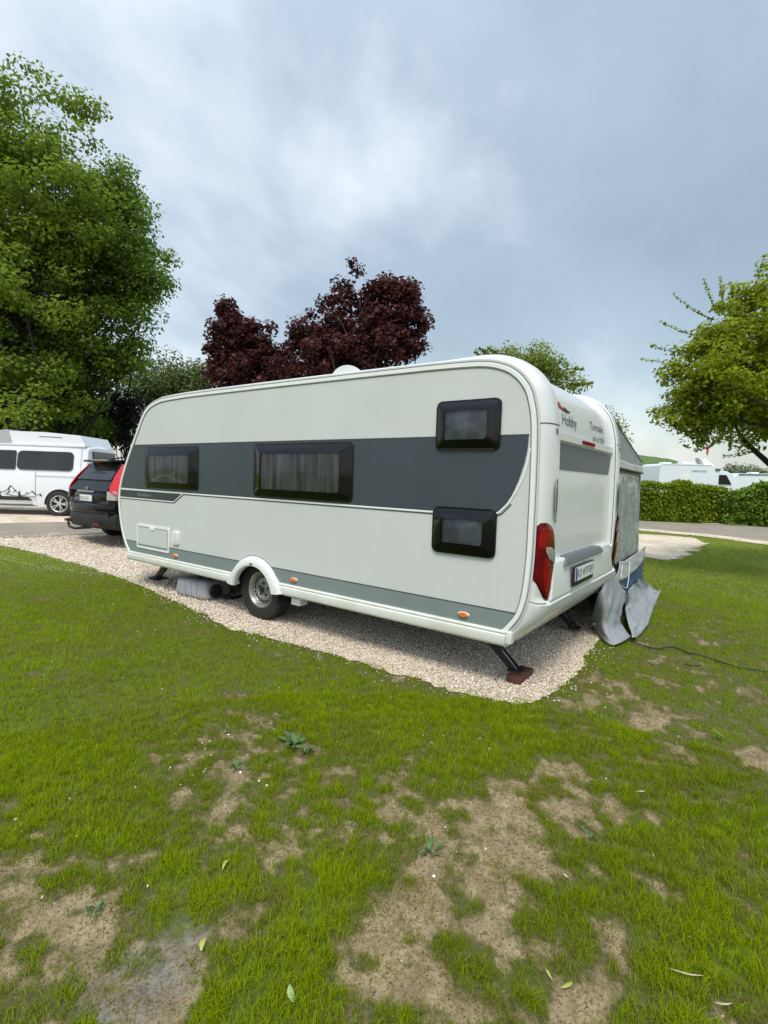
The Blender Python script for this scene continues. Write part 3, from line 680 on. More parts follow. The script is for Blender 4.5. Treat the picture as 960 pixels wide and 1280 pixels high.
# decals: thin sheets, each proud of the wall
def decal(name, poly, mat_, h=.0085, parent=cv):
    bm = bmesh.new(); f = bm.faces.new([bm.verts.new((-h, a, b)) for a, b in poly])
    bmesh.ops.triangulate(bm, faces=[f]); bmesh.ops.recalc_face_normals(bm, faces=bm.faces)
    for f in bm.faces:
        if f.normal.x > 0: f.normal_flip()
    return obj(name, bm, mat_, parent, 0)
def ribbon(name, path, w, h, mat_, parent=cv, t=0.0015):
    """flat strip of width w along a path on the side wall, its face at distance h"""
    P = [np.array(p) for p in path]; bm = bmesh.new(); L = []
    for i, p in enumerate(P):
        d = P[min(i + 1, len(P) - 1)] - P[max(i - 1, 0)]; d = d / (np.linalg.norm(d) + 1e-9); nn = np.array([-d[1], d[0]])
        a = p + nn * w / 2; b = p - nn * w / 2
        L.append([bm.verts.new((-h + t, a[0], a[1])), bm.verts.new((-h, a[0] - nn[0] * w * .12, a[1] - nn[1] * w * .12)), bm.verts.new((-h, b[0] + nn[0] * w * .12, b[1] + nn[1] * w * .12)), bm.verts.new((-h + t, b[0], b[1]))])
    for i in range(len(L) - 1):
        for k in range(3): bm.faces.new((L[i][k], L[i][k + 1], L[i + 1][k + 1], L[i + 1][k]))
    bmesh.ops.recalc_face_normals(bm, faces=bm.faces)
    return obj(name, bm, mat_, parent, 30)
rear_in = [(.075, 1.885), (.078, 1.80), (.095, 1.70), (.13, 1.58), (.18, 1.46), (.235, 1.375), (.30, 1.325), (.36, 1.312)]
zb = 1.312
band = rear_in + [(4.28, zb), (5.775, zb), (5.66, 1.60), (5.50, 1.885)]
band_front_edge = [(5.80, 1.32), (5.71, 1.55), (5.58, 1.765), (5.485, 1.885)]
decal('slate_band', rear_in + [(2.0, zb), (4.0, zb)] + band_front_edge, M['band'])
# lower notch panel with its slanted end
decal('notch_panel', [(4.335, 1.292), (4.50, 1.195), (5.825, 1.195), (5.82, 1.292)], M['band2'], .0085)
ribbon('pinstripe', [(5.81, 1.302), (4.9, 1.302), (4.2, 1.302), (2.0, 1.302), (.42, 1.302), (.335, 1.306), (.27, 1.335), (.205, 1.40), (.145, 1.50), (.10, 1.60), (.075, 1.70), (.062, 1.80)], .015, .0115, M['trim'])
ribbon('pinstripe', [(5.835, 1.188), (4.51, 1.188), (4.325, 1.296)], .013, .0115, M['trim'])
ribbon('black_line', [(5.84, 1.176), (4.505, 1.176), (4.30, 1.289), (2.0, 1.289), (.41, 1.289), (.32, 1.293), (.25, 1.325), (.18, 1.40)], .010, .0100, M['seal'])  # thin black line of the decal, below the white pinstripe
ribbon('black_line', [(5.485, 1.892), (2.5, 1.892), (.072, 1.892)], .012, .0105, M['seal'])
# grey lower stripe with dark upper line, split by the arch
def hstripe(y0, y1): 
    decal('lower_stripe', [(y0, .478), (y1, .478), (y1, .612), (y0, .612)], M['greystripe'])
ar = .395
ya = ARC[0] - math.sqrt(ar ** 2 - (.478 - ARC[1]) ** 2); yb = ARC[0] - math.sqrt(ar ** 2 - (.612 - ARC[1]) ** 2)
decal('lower_stripe', [(.165, .478), (ya, .478), (yb, .612), (.098, .612)], M['greystripe'])
ya2, yb2 = 2 * ARC[0] - ya, 2 * ARC[0] - yb
decal('lower_stripe', [(ya2, .478), (5.60, .478), (5.68, .612), (yb2, .612)], M['greystripe'])
ribbon('black_line', [(.095, .615), (yb, .615)], .009, .0105, M['seal'])
ribbon('black_line', [(yb2, .615), (5.68, .615)], .009, .0105, M['seal'])
ribbon('black_line', [(ARC[0] + .415 * math.cos(R(a)), ARC[1] + .415 * math.sin(R(a))) for a in range(150, 29, -6)], .008, .0105, M['seal'])
# edge trim: dark line, white rail, dark line
out1 = [p for p in offset_in(PROF, .016) if p[1] > .45]
out2 = [p for p in offset_in(PROF, .040) if p[1] > .46]
out3 = [p for p in offset_in(PROF, .064) if p[1] > .47]
ribbon('edge_seal', out1, .005, .009, M['seam'], t=.002)
ribbon('edge_rail', out2, .036, .017, M['trim'], t=.010)
ribbon('edge_seal', out3, .005, .009, M['seam'], t=.002)
# awning rail: bulging skirt below, its rail, and the wheel arch
def skirt(y0, y1):
    pr = [(.006, .478), (-.022, .474), (-.028, .462), (-.020, .452), (-.020, .446), (-.030, .440), (-.034, .41), (-.026, .375), (-.004, .355), (.05, .350)]
    bm = bmesh.new(); ys = np.linspace(y0, y1, 14); g = [[bm.verts.new((x, y, z)) for x, z in pr] for y in ys]
    for i in range(len(ys) - 1):
        for k in range(len(pr) - 1): bm.faces.new((g[i][k], g[i][k + 1], g[i + 1][k + 1], g[i + 1][k]))
    bm.faces.new(g[0]); bm.faces.new(g[-1]); bmesh.ops.recalc_face_normals(bm, faces=bm.faces)
    return obj('side_skirt', bm, M['skirt'], cv, 30)
skirt(.17, 2.655); skirt(3.295, 5.60)
box('skirt_corner_cap', -.036, .03, .12, .168, .385, .478, M['grp'], cv, .012)
# wheel arch moulding, swept section
bm = bmesh.new(); g = []
sec = [(.31, .0), (.308, -.045), (.322, -.062), (.36, -.060), (.395, -.044), (.412, -.018), (.415, .0)]
for a in np.linspace(12, 168, 34):
    ca, sa = math.cos(R(a)), math.sin(R(a))
    g.append([bm.verts.new((x, ARC[0] + (r + .045 * (sm(40, 10, min(a, 180 - a)) if r > .35 else 0)) * ca, ARC[1] + r * sa)) for r, x in sec])
for i in range(len(g) - 1):
    for k in range(len(sec) - 1): bm.faces.new((g[i][k], g[i][k + 1], g[i + 1][k + 1], g[i + 1][k]))
bm.faces.new(g[0]); bm.faces.new(g[-1]); bmesh.ops.recalc_face_normals(bm, faces=bm.faces)
obj('wheel_arch', bm, M['grp'], cv, 40)
box('arch_clip', -.066, -.058, 2.955, 3.0, .615, .628, M['black'], cv, .002)
# wheel housing liner
bm = bmesh.new(); g = []
for a in np.linspace(-5, 185, 20):
    g.append([bm.verts.new((x, ARC[0] + .355 * math.cos(R(a)), ARC[1] + .355 * math.sin(R(a)) + .01)) for x in (.0, .34)])
for i in range(len(g) - 1): bm.faces.new((g[i][0], g[i][1], g[i + 1][1], g[i + 1][0]))
bm.faces.new([v[1] for v in g])
obj('wheel_housing', bm, M['dark'], cv)

# windows
def side_window(y0, y1, z0, z1, inner, kind, lab=None):
    """acrylic window: glossy black bevelled surround rising to a flat smoked pane; curtain behind"""
    fr = prism('window_frame', rrect(y0, y1, z0, z1, .045), lambda a, b, h: (-.007 - h, a, b), .018 if kind == 'blind' else .009, M['blackgloss'], cv, .008 if kind == 'blind' else .004)
    if lab: fr['label'] = lab
    iy0, iy1, iz0, iz1 = inner
    ring = [rrect(y0 + .012, y1 - .012, z0 + .012, z1 - .012, .04), rrect(y0 + .03, y1 - .03, z0 + .03, z1 - .03, .035), rrect(iy0 - .01, iy1 + .01, iz0 - .01, iz1 + .01, .03), rrect(iy0, iy1, iz0, iz1, .03)]
    hs = [.024, .036, .062, .064] if kind == 'blind' else [.015, .024, .062, .064]
    bm = bmesh.new(); L = [[bm.verts.new((-h, a, b)) for a, b in r_] for r_, h in zip(ring, hs)]
    nn = len(ring[0])
    for i in range(3):
        for k in range(nn): bm.faces.new((L[i][k], L[i][(k + 1) % nn], L[i + 1][(k + 1) % nn], L[i + 1][k]))
    bmesh.ops.recalc_face_normals(bm, faces=bm.faces)
    obj('bevelled_surround', bm, M['blackgloss'], fr, 60)
    # pane: very slightly domed
    bm = bmesh.new(); ny, nz = 14, 8; G = []
    for i in range(ny + 1):
        G.append([])
        for j in range(nz + 1):
            u = i / ny; w = j / nz; dome = .010 * (1 - (2 * u - 1) ** 2) * (1 - (2 * w - 1) ** 2) + .0012 * math.sin(9 * u + 5 * w)
            G[-1].append(bm.verts.new((-.063 - dome, iy0 + (iy1 - iy0) * u, iz0 + (iz1 - iz0) * w)))
    for i in range(ny):
        for j in range(nz): bm.faces.new((G[i][j], G[i][j + 1], G[i + 1][j + 1], G[i + 1][j]))
    obj('pane', bm, M['smoke'], fr, 60)
    # curtain or blind just inside
    bm = bmesh.new(); G = []; ny = 60
    for i in range(ny + 1):
        u = i / ny; y = iy0 + (iy1 - iy0) * u
        fold = .006 * math.sin(u * 2 * math.pi * (7 if kind == 'curtain' else 1)) + .003 * math.sin(u * 61)
        if kind != 'curtain': fold = 0
        G.append([bm.verts.new((-.034 + fold, y, iz0)), bm.verts.new((-.034 + fold * .6, y, iz1))])
    for i in range(ny): bm.faces.new((G[i][0], G[i + 1][0], G[i + 1][1], G[i][1]))
    obj(kind, bm, M[kind], fr, 60)
side_window(4.00, 5.175, 1.345, 1.865, (4.13, 5.05, 1.42, 1.76), 'curtain')
side_window(1.665, 3.015, 1.33, 1.872, (1.79, 2.87, 1.41, 1.775), 'curtain')
side_window(.285, .822, 1.788, 2.165, (.375, .735, 1.865, 2.085), 'blind')
side_window(.283, .822, .990, 1.352, (.375, .725, 1.075, 1.265), 'blind')

# service hatch, inlet cover, lamps, print
hatch = prism('service_hatch', rrect(4.60, 5.37, .545, .86, .015), lambda a, b, h: (-.006 - h, a, b), .010, M['trim'], cv, .004)
prism('hatch_panel', rrect(4.635, 5.335, .583, .825, .010), lambda a, b, h: (-.0165 - h, a, b), .002, M['side'], hatch)
ribbon('hatch_line', [(5.335, .827), (4.635, .827)], .007, .0195, M['seal'], hatch, t=.001)
ribbon('hatch_line', [(5.335, .590), (4.635, .590)], .022, .0195, M['greystripe'], hatch, t=.0005)
ribbon('hatch_line', [(4.632, .585), (4.632, .825)], .005, .0192, M['seal'], hatch, t=.001)
prism('hatch_latch', rrect(4.93, 5.04, .800, .832, .012), lambda a, b, h: (-.016 - h, a, b), .010, M['trim'], hatch, .004)
cov = prism('inlet_cover', rrect(4.385, 4.515, .672, .832, .02), lambda a, b, h: (-.006 - h, a, b), .022, M['trim'], cv, .008)
prism('inlet_flap', rrect(4.398, 4.485, .690, .818, .012), lambda a, b, h: (-.0275 - h, a, b), .004, M['grp'], cov, .002)
for yy in (4.46, 2.385, .52):
    lp = prism('side_marker', [(yy + .05 * math.cos(t), .533 + .020 * math.sin(t)) for t in np.linspace(0, 2 * math.pi, 21)[:-1]], lambda a, b, h: (-.008 - h, a, b), .006, M['trim'], cv, .003)
    prism('marker_lens', [(yy + .042 * math.cos(t), .533 + .016 * math.sin(t)) for t in np.linspace(0, 2 * math.pi, 21)[:-1]], lambda a, b, h: (-.0135 - h, a, b), .016, M['orange'], lp, .007)
lettering('lettering', 'Excellent', .058, lambda x, y: (-.0098, 5.36 - x * 1.35, 1.228 + y), M['silverink'], cv, spacing=1.12)

# ---- rear fittings on the moulded shell
ZI = [i for i in range(len(PROF)) if PROF[i, 0] < .6 and PROF[i, 1] > .40]
def rearpt(v, z, ex=0.0, use_recess=True):
    zz = PROF[ZI, 1]; k = np.interp(z, zz, ZI); i = int(k); f = k - i
    y = PROF[i, 0] * (1 - f) + PROF[min(i + 1, len(PROF) - 1), 0] * f
    nn = NRM[i] * (1 - f) + NRM[min(i + 1, len(PROF) - 1)] * f
    o = bulge(y, z) * rnd(v) - (recess(y, z, v) if use_recess else 0)
    t = max(0, 1 - min(v, WID - v) / RAD_); sgn = -1 if v < WID / 2 else 1
    P = Vector((v, y + nn[0] * o, z + nn[1] * o))
    return P + Vector((sgn * t, nn[0] * math.sqrt(1 - t * t), nn[1] * math.sqrt(1 - t * t))) * ex
def rear_patch(name, poly, ex, mat_, parent=cv, thick=.0, nv=10, nz=24, use_recess=True, dome=0.0):
    """poly = list of (z, v0, v1) rows: a patch that follows the shell"""
    zs = [r_[0] for r_ in poly]; Z = np.linspace(zs[0], zs[-1], nz)
    a0 = np.interp(Z, zs, [r_[1] for r_ in poly]); a1 = np.interp(Z, zs, [r_[2] for r_ in poly])
    bm = bmesh.new(); G = []
    for z, l_, r__ in zip(Z, a0, a1):
        row = []
        for k in range(nv + 1):
            s_ = k / nv
            def th(v):
                v = min(max(v, 0), RAD_); return math.acos(1 - v / RAD_)
            if r__ <= RAD_ * 1.6 and l_ < RAD_:
                # walk round the corner evenly
                tl = th(l_); tr = th(min(r__, RAD_)) + max(0, r__ - RAD_) / RAD_
                tt = tl + (tr - tl) * s_; v = RAD_ * (1 - math.cos(min(tt, math.pi / 2))) + max(0, tt - math.pi / 2) * RAD_
            else: v = l_ + (r__ - l_) * s_
            row.append(bm.verts.new(rearpt(v, z, ex + dome * (1 - (2 * s_ - 1) ** 2), use_recess)))
        G.append(row)
    for i in range(nz - 1):
        for k in range(nv): bm.faces.new((G[i][k], G[i][k + 1], G[i + 1][k + 1], G[i + 1][k]))
    if thick:
        r_ = bmesh.ops.extrude_face_region(bm, geom=bm.faces[:])
        for v in r_['geom']:
            if isinstance(v, bmesh.types.BMVert): v.co.y += thick
    bmesh.ops.recalc_face_normals(bm, faces=bm.faces)
    return obj(name, bm, mat_, parent, 40)
def mir(poly): return [(z, WID - b, WID - a) for z, a, b in poly]
lamp_rows = [(.735, .135, .150), (.76, .10, .165), (.82, .045, .185), (.88, .004, .19), (1.00, .001, .19), (1.10, .001, .185), (1.18, .001, .165), (1.235, .003, .13), (1.262, .008, .08), (1.272, .02, .05)]
bez = [(z + (.008 if z > 1 else -.008), max(0, a - .008), b + .008) for z, a, b in lamp_rows]
def patch_any(name, rows, ex, m, par, mirror, **k):
    o = rear_patch(name, rows, ex, m, par, **k)
    if mirror:
        for v in o.data.vertices: v.co.x = WID - v.co.x
        o.data.flip_normals()
    return o
for mr in (False, True):
    c = patch_any('tail_light', bez, .004, M['redlensd'], cv, mr, thick=.0)
    patch_any('red_lens', lamp_rows, .012, M['redlensd'], c, mr, dome=.006)
    patch_any('brake_lens', [(.745, .135, .15), (.80, .08, .17), (.90, .05, .155), (.98, .045, .12), (1.03, .05, .08)], .020, M['redlens'], c, mr, dome=.004)
    patch_any('brake_lens', [(1.10, .01, .05), (1.16, .005, .12), (1.225, .012, .12), (1.25, .03, .06)], .0195, M['redlens'], c, mr, dome=.003)
    patch_any('reversing_lens', [(.985, .165, .178), (1.03, .085, .175), (1.075, .055, .16), (1.105, .05, .11), (1.112, .05, .07)], .023, M['clearlens'], c, mr, dome=.003)
    # slim dark handle recess on the post
    patch_any('post_handle', [(1.275, .165, .170), (1.32, .150, .182), (1.40, .142, .190), (1.48, .142, .190), (1.55, .150, .184), (1.59, .165, .172)], .012, M['black'], cv, mr, dome=.004)
    patch_any('post_handle_grip', [(1.30, .150, .158), (1.40, .134, .152), (1.50, .134, .152), (1.56, .148, .158)], .014, M['greystripe'], cv, mr, dome=.006)
    patch_any('rear_marker', [(1.905, .150, .172), (1.945, .150, .172)], .006, M['redlensd'], cv, mr, nz=3)
    patch_any('cap_seam', [(1.966, .0, .245), (1.974, .0, .245)], .0015, M['seal'], cv, mr, nz=3, nv=16)
    # seam between post and bumper moulding
    patch_any('bumper_seam', [(.715, .0, .10), (.7185, .0, .10)], .0012, M['seal'], cv, mr, nz=3, nv=12)
    patch_any('panel_groove', [(.97, .246, .262), (1.5, .246, .262), (2.0, .246, .262), (2.2, .246, .262), (2.36, .246, .262)], -.003, M['seal'], cv, mr, nz=50, nv=2)
# grey window-look decal and lip with the high brake light
rear_patch('rear_band', [(1.665, .275, 1.93), (1.70, .270, 1.955), (1.76, .268, 1.985), (1.872, .268, 2.02)], .004, M['rearband'], nz=12)
rear_patch('brand_lip', [(1.884, .266, 2.034), (1.892, .266, 2.034), (1.925, .266, 2.034), (1.940, .266, 2.034)], .020, M['grp'], thick=.03, nz=6)
rear_patch('high_brake_light', [(1.895, .93, 1.30), (1.922, .93, 1.30)], .032, M['redlens'], thick=.02, nz=4)
# logo and slogan on the upper cap
def on_rear(v0, z0, sx=1.0):
    return lambda x, y: rearpt(v0 + x * sx, z0 + y, .004)
lettering('maker_lettering', 'Hobby', .125, on_rear(.46, 2.015, 1.15), M['inkgrey'], cv, shear=.25)
bm = bmesh.new()
def wing(pts, name, m):
    bm = bmesh.new(); f = bm.faces.new([bm.verts.new(rearpt(v, z, .0045)) for v, z in pts]); bmesh.ops.triangulate(bm, faces=[f]); obj(name, bm, m, cv, 0)
wing([(.33, 2.175), (.36, 2.20), (.40, 2.165), (.425, 2.13), (.39, 2.125)], 'logo_wing', M['inkred'])
wing([(.425, 2.175), (.47, 2.185), (.50, 2.155), (.56, 2.14), (.50, 2.13), (.44, 2.135)], 'logo_wing', M['inkred'])
wing([(.50, 2.125), (.56, 2.155), (.62, 2.150), (.68, 2.135), (.75, 2.145), (.66, 2.115), (.58, 2.12)], 'logo_wing', M['ink'])
lettering('slogan_lettering', 'Turmalin', .105, on_rear(1.27, 2.055, 1.25), M['inkgrey'], cv, shear=.25)
lettering('slogan_lettering', 'uns et fällt', .085, on_rear(1.32, 1.955, 1.15), M['inkgrey'], cv, shear=.25)['kind'] = 'stuff'
# plate housing on the lower panel with grey grip strip
hs_ = bmesh.new()
def hbox(name, v0, v1, z0, z1, y0, y1, m, bev, par=cv, slope=0.0):
    bm = bmesh.new(); gs = add_box(bm, v0, v1, y0, y1, z0, z1, bev, 3)
    if slope:
        for v in bm.verts:
            k = (v.co.z - z0) / (z1 - z0); v.co.y += slope * k
            ins = .10 * k; v.co.x = v.co.x + (ins if v.co.x < (v0 + v1) / 2 else -ins) * (abs(v.co.x - (v0 + v1) / 2) / ((v1 - v0) / 2))
    return obj(name, bm, m, par, 40)
hbox('plate_housing', .16, 2.08, .70, .985, -.088, .02, M['grp'], .02, slope=.022)
hbox('grey_grip_strip', .44, 1.64, .925, .994, -.095, .01, M['gstrip'], .02, slope=.014)
pl = box('plate_holder', .62, 1.20, -.112, -.092, .745, .905, M['black'], cv, .006)
box('number_plate', .645, 1.165, -.116, -.112, .785, .895, M['plate'], pl, .0)
box('country_band', .647, .69, -.1175, -.1161, .787, .893, M['plateblue'], pl)
lettering('plate_lettering', 'KO WTV7EP', .088, lambda x, y: (.700 + x * .92, -.1172, .808 + y * 1.05), M['ink'], pl)

# roof dish, underbody
dish = bpy.data.objects.new('satellite_dish', None)
dp = at(436, 470, 5.0); 
cD = hitX(436, 467, 1.0)
bm = bmesh.new()
ax = Vector((-.55, -.80, .10)).normalized(); Md = Matrix.Translation(Vector((1.0, cD[1], 2.62))) @ ax.to_track_quat('Z', 'Y').to_matrix().to_4x4()
add_lathe(bm, [(.001, -.035), (.09, -.030), (.16, -.012), (.215, .018), (.215, .028), (.16, -.002), (.09, -.018), (.002, -.024)], Md, 36)
bmesh.ops.recalc_face_normals(bm, faces=bm.faces)
dish = obj('satellite_dish', bm, M['white'], cv, 40)
bm = bmesh.new(); add_lathe(bm, [(.060, -.018), (.064, -.008), (.076, -.008), (.080, -.018)], Md, 24); obj('dish_ring', bm, M['grp'], dish, 40)
box('dish_base', .85, 1.15, cD[1] - .15, cD[1] + .15, 2.49, 2.56, M['white'], cv, .02)
box('underfloor', .30, 2.00, .30, 5.5, .40, .43, M['chassis'], cv)
for y0_, y1_ in ((.30, 2.60), (3.37, 5.5)):
    for x0_, x1_ in ((.06, .298), (2.002, 2.24)): box('floor_edge', x0_, x1_, y0_, y1_, .402, .428, M['chassis'], cv)
for x in (.45, 1.85): box('chassis_beam', x - .03, x + .03, .35, 5.9, .27, .40, M['chassis'], cv)
tube('axle_tube', [(.24, 2.98, .30), (2.06, 2.98, .30)], .05, M['chassis'], cv, 12)
tube('drawbar', [(.5, 5.6, .40), (1.15, 7.0, .42)], .04, M['chassis'], cv); tube('drawbar', [(1.8, 5.6, .40), (1.15, 7.0, .42)], .04, M['chassis'], cv)
box('water_tank', .9, 1.9, 1.2, 2.2, .25, .40, M['black'], cv, .03)
box('lifting_bracket', .05, .16, 2.36, 2.48, .26, .345, M['white'], cv, .006)
box('bracket_plate', .03, .18, 2.36, 2.62, .335, .352, M['gstrip'], cv, .004)

def make_wheel(parent, cx, cy, cz, r, w, rr, style, out=(-1, 0, 0), nslot=20, metal='rim'):
    ax = Vector(out); Mw = Matrix.Translation((cx, cy, cz)) @ ax.to_track_quat('Z', 'Y').to_matrix().to_4x4()
    wh = bpy.data.objects.new('wheel', None)
    bm = bmesh.new(); h = w / 2
    add_lathe(bm, [(rr * .96, -h * .8), (rr * 1.08, -h * .95), (r * .90, -h), (r * .965, -h * .92), (r, -h * .72), (r, -h * .42), (r * .985, -h * .40), (r * .985, -h * .36), (r, -h * .34), (r, -.004), (r * .985, -.003), (r * .985, .003), (r, .004), (r, h * .34), (r * .985, h * .36), (r * .985, h * .40), (r, h * .42), (r, h * .72), (r * .965, h * .92), (r * .90, h), (rr * 1.08, h * .95), (rr * 1.0, h * .78), (rr * .96, h * .5)], Mw, 48, False)
    bmesh.ops.recalc_face_normals(bm, faces=bm.faces)
    tyre = obj('wheel', bm, M['rubber'], parent, 30)
    bm = bmesh.new()
    if style == 'steel':
        add_lathe(bm, [(rr * .93, -h * .7), (rr * 1.02, h * .70), (rr * 1.03, h * .80), (rr * .99, h * .84), (rr * .95, h * .78), (rr * .90, h * .35), (rr * .84, h * .20), (rr * .74, h * .30), (rr * .60, h * .44), (rr * .50, h * .46), (rr * .44, h * .36), (rr * .30, h * .34), (rr * .26, h * .40), (rr * .24, h * .56), (rr * .16, h * .60), (.001, h * .60)], Mw, 40)
        bmesh.ops.recalc_face_normals(bm, faces=bm.faces)
        rim = obj('rim', bm, M[metal], tyre, 40)
        bm = bmesh.new()
        for k in range(nslot):
            a = 2 * math.pi * k / nslot
            Mk = Mw @ Matrix.Rotation(a, 4, 'Z') @ Matrix.Translation((rr * .70, 0, h * .37)) @ Matrix.Rotation(R(16), 4, 'Y')
            add_box(bm, -rr * .075, rr * .075, -rr * .045, rr * .045, -.006, .006, .003, 1, Mk)
        obj('vent_slot', bm, M['dark'], tyre)['kind'] = 'stuff'
        bm = bmesh.new()
        for k in range(5):
            a = 2 * math.pi * k / 5 + .3
            add_lathe(bm, [(.011, 0), (.011, .014), (.006, .018)], Mw @ Matrix.Translation((rr * .37 * math.cos(a), rr * .37 * math.sin(a), h * .33)), 8)
        obj('wheel_bolts', bm, M['chassis'], tyre)['kind'] = 'stuff'
        bm = bmesh.new(); add_lathe(bm, [(rr * .20, h * .55), (rr * .20, h * .64), (rr * .14, h * .67), (.001, h * .67)], Mw, 20); obj('hub_cap', bm, M['black'], tyre)
    else:
        add_lathe(bm, [(rr * .93, -h * .7), (rr * 1.0, h * .7), (rr * 1.03, h * .82), (rr * .97, h * .84), (rr * .90, h * .70), (rr * .88, -h * .2)], Mw, 40, False)
        ns = 10
        for k in range(5):
            for s_ in (-1, 1):
                a = 2 * math.pi * k / 5 + s_ * .17
                Mk = Mw @ Matrix.Rotation(a, 4, 'Z')
                add_box(bm, rr * .12, rr * .92, -rr * .06, rr * .06, h * .50, h * .68, .006, 1, Mk)
        add_lathe(bm, [(rr * .26, h * .45), (rr * .26, h * .72), (rr * .18, h * .76), (.001, h * .76)], Mw, 20)
        bmesh.ops.recalc_face_normals(bm, faces=bm.faces)
        obj('rim', bm, M['alloy'], tyre, 40)
        bm = bmesh.new(); add_lathe(bm, [(rr * .86, -h * .1), (rr * .86, 0), (.001, 0)], Mw, 24); obj('brake_disc', bm, M['chassis'], tyre)
    bpy.data.objects.remove(wh)
    return tyre
make_wheel(cv, .155, 2.985, .325, .325, .19, .19, 'steel')
make_wheel(cv, 2.145, 2.985, .325, .325, .19, .19, 'steel', (1, 0, 0))

# corner steadies: two U-shaped arms, spindle, foot
def steady(x, y_top, y_bot, ztop=.37, zbot=.07):
    st = tube('corner_steady', [(x, y_top, ztop), (x, (y_top + y_bot) / 2, (ztop + zbot) / 2 + .012), (x, y_bot, zbot)], [.012, .012, .010], M['steel'], cv, 6)
    d = Vector((0, y_bot - y_top, zbot - ztop)).normalized(); L = math.hypot(y_bot - y_top, zbot - ztop)
    q_ = d.to_track_quat('X', 'Z').to_matrix().to_4x4(); Mt = Matrix.Translation((x, y_top, ztop)) @ q_
    for s_ in (-1, 1):
        box('steady_arm', .0, L, s_ * .032 - .006, s_ * .032 + .006, -.032, .022, M['blackmetal'], st, .004, Mt)
    box('steady_web', .15 * L, .62 * L, -.032, .032, .014, .022, M['blackmetal'], st, .002, Mt)
    box('steady_foot', x - .055, x + .055, y_bot - .055, y_bot + .055, zbot - .012, zbot + .004, M['blackmetal'], st, .004)
    return st
steady(.36, .56, .225)
steady(1.95, .56, .225)
steady(.42, 5.25, 5.62, .37, .055); steady(1.88, 5.25, 5.62, .37, .055)
tag(box('wooden_block', .20, .50, .13, .24, .010, .060, M['wood'], None, .006, Matrix.Translation((0, 0, .004)) @ Matrix.Rotation(0, 4, 'Z')), 'reddish brown wooden block under the rear corner steady on the gravel', 'block')
tag(box('plastic_pad', .33, .53, 5.52, 5.72, .012, .045, M['black'], None, .01), 'black pad under the front corner steady of the caravan', 'pad')
tag(box('storage_crate', 1.2, 1.75, .9, 1.3, .01, .20, M['black'], None, .02), 'low black crate lying in the dark under the rear of the caravan', 'crate')

# waste water container under the side
tk = thing('waste_water_container', 'grey plastic waste water container lying on gravel beside the caravan wheel', 'water container', (.30, 4.27, .012), R(4))
bm = bmesh.new(); add_box(bm, -.21, .19, -.26, .36, .0, .235, .075, 4)
for v in bm.verts:
    if v.co.z > .15: v.co.y *= .93
    if v.co.y > .1: v.co.z = v.co.z * (1 - .28 * (v.co.y - .1))
obj('tank_body', bm, M['tank'], tk, 40)
for yy in (-.08, .03, .14): box('tank_rib', -.222, .20, yy - .012, yy + .012, .03, .195, M['tank'], tk, .006)
bm = bmesh.new(); add_lathe(bm, [(.085, -.01), (.085, .02), (.078, .032), (.050, .034), (.046, .018), (.001, .018)], Matrix.Translation((-.08, -.262, .115)) @ Vector((-.18, -1, 0)).to_track_quat('Z', 'Y').to_matrix().to_4x4(), 24)
bmesh.ops.recalc_face_normals(bm, faces=bm.faces); cap_ = obj('drain_cap', bm, M['black'], tk, 40)
bm = bmesh.new(); add_lathe(bm, [(.10, -.012), (.10, .004), (.086, .006)], Matrix.Translation((-.08, -.258, .115)) @ Vector((-.18, -1, 0)).to_track_quat('Z', 'Y').to_matrix().to_4x4(), 24); obj('cap_collar', bm, M['tank'], cap_, 40)
tube('carry_handle', [(-.06, -.14, .22), (-.06, -.12, .265), (-.06, .0, .275), (-.06, .05, .262), (-.06, .07, .215)], .014, M['black'], tk)
tube('drain_hose', [(-.02, -.30, .05), (.02, -.38, .03), (.08, -.42, .02), (.2, -.40, .02)], .018, M['black'], tk)

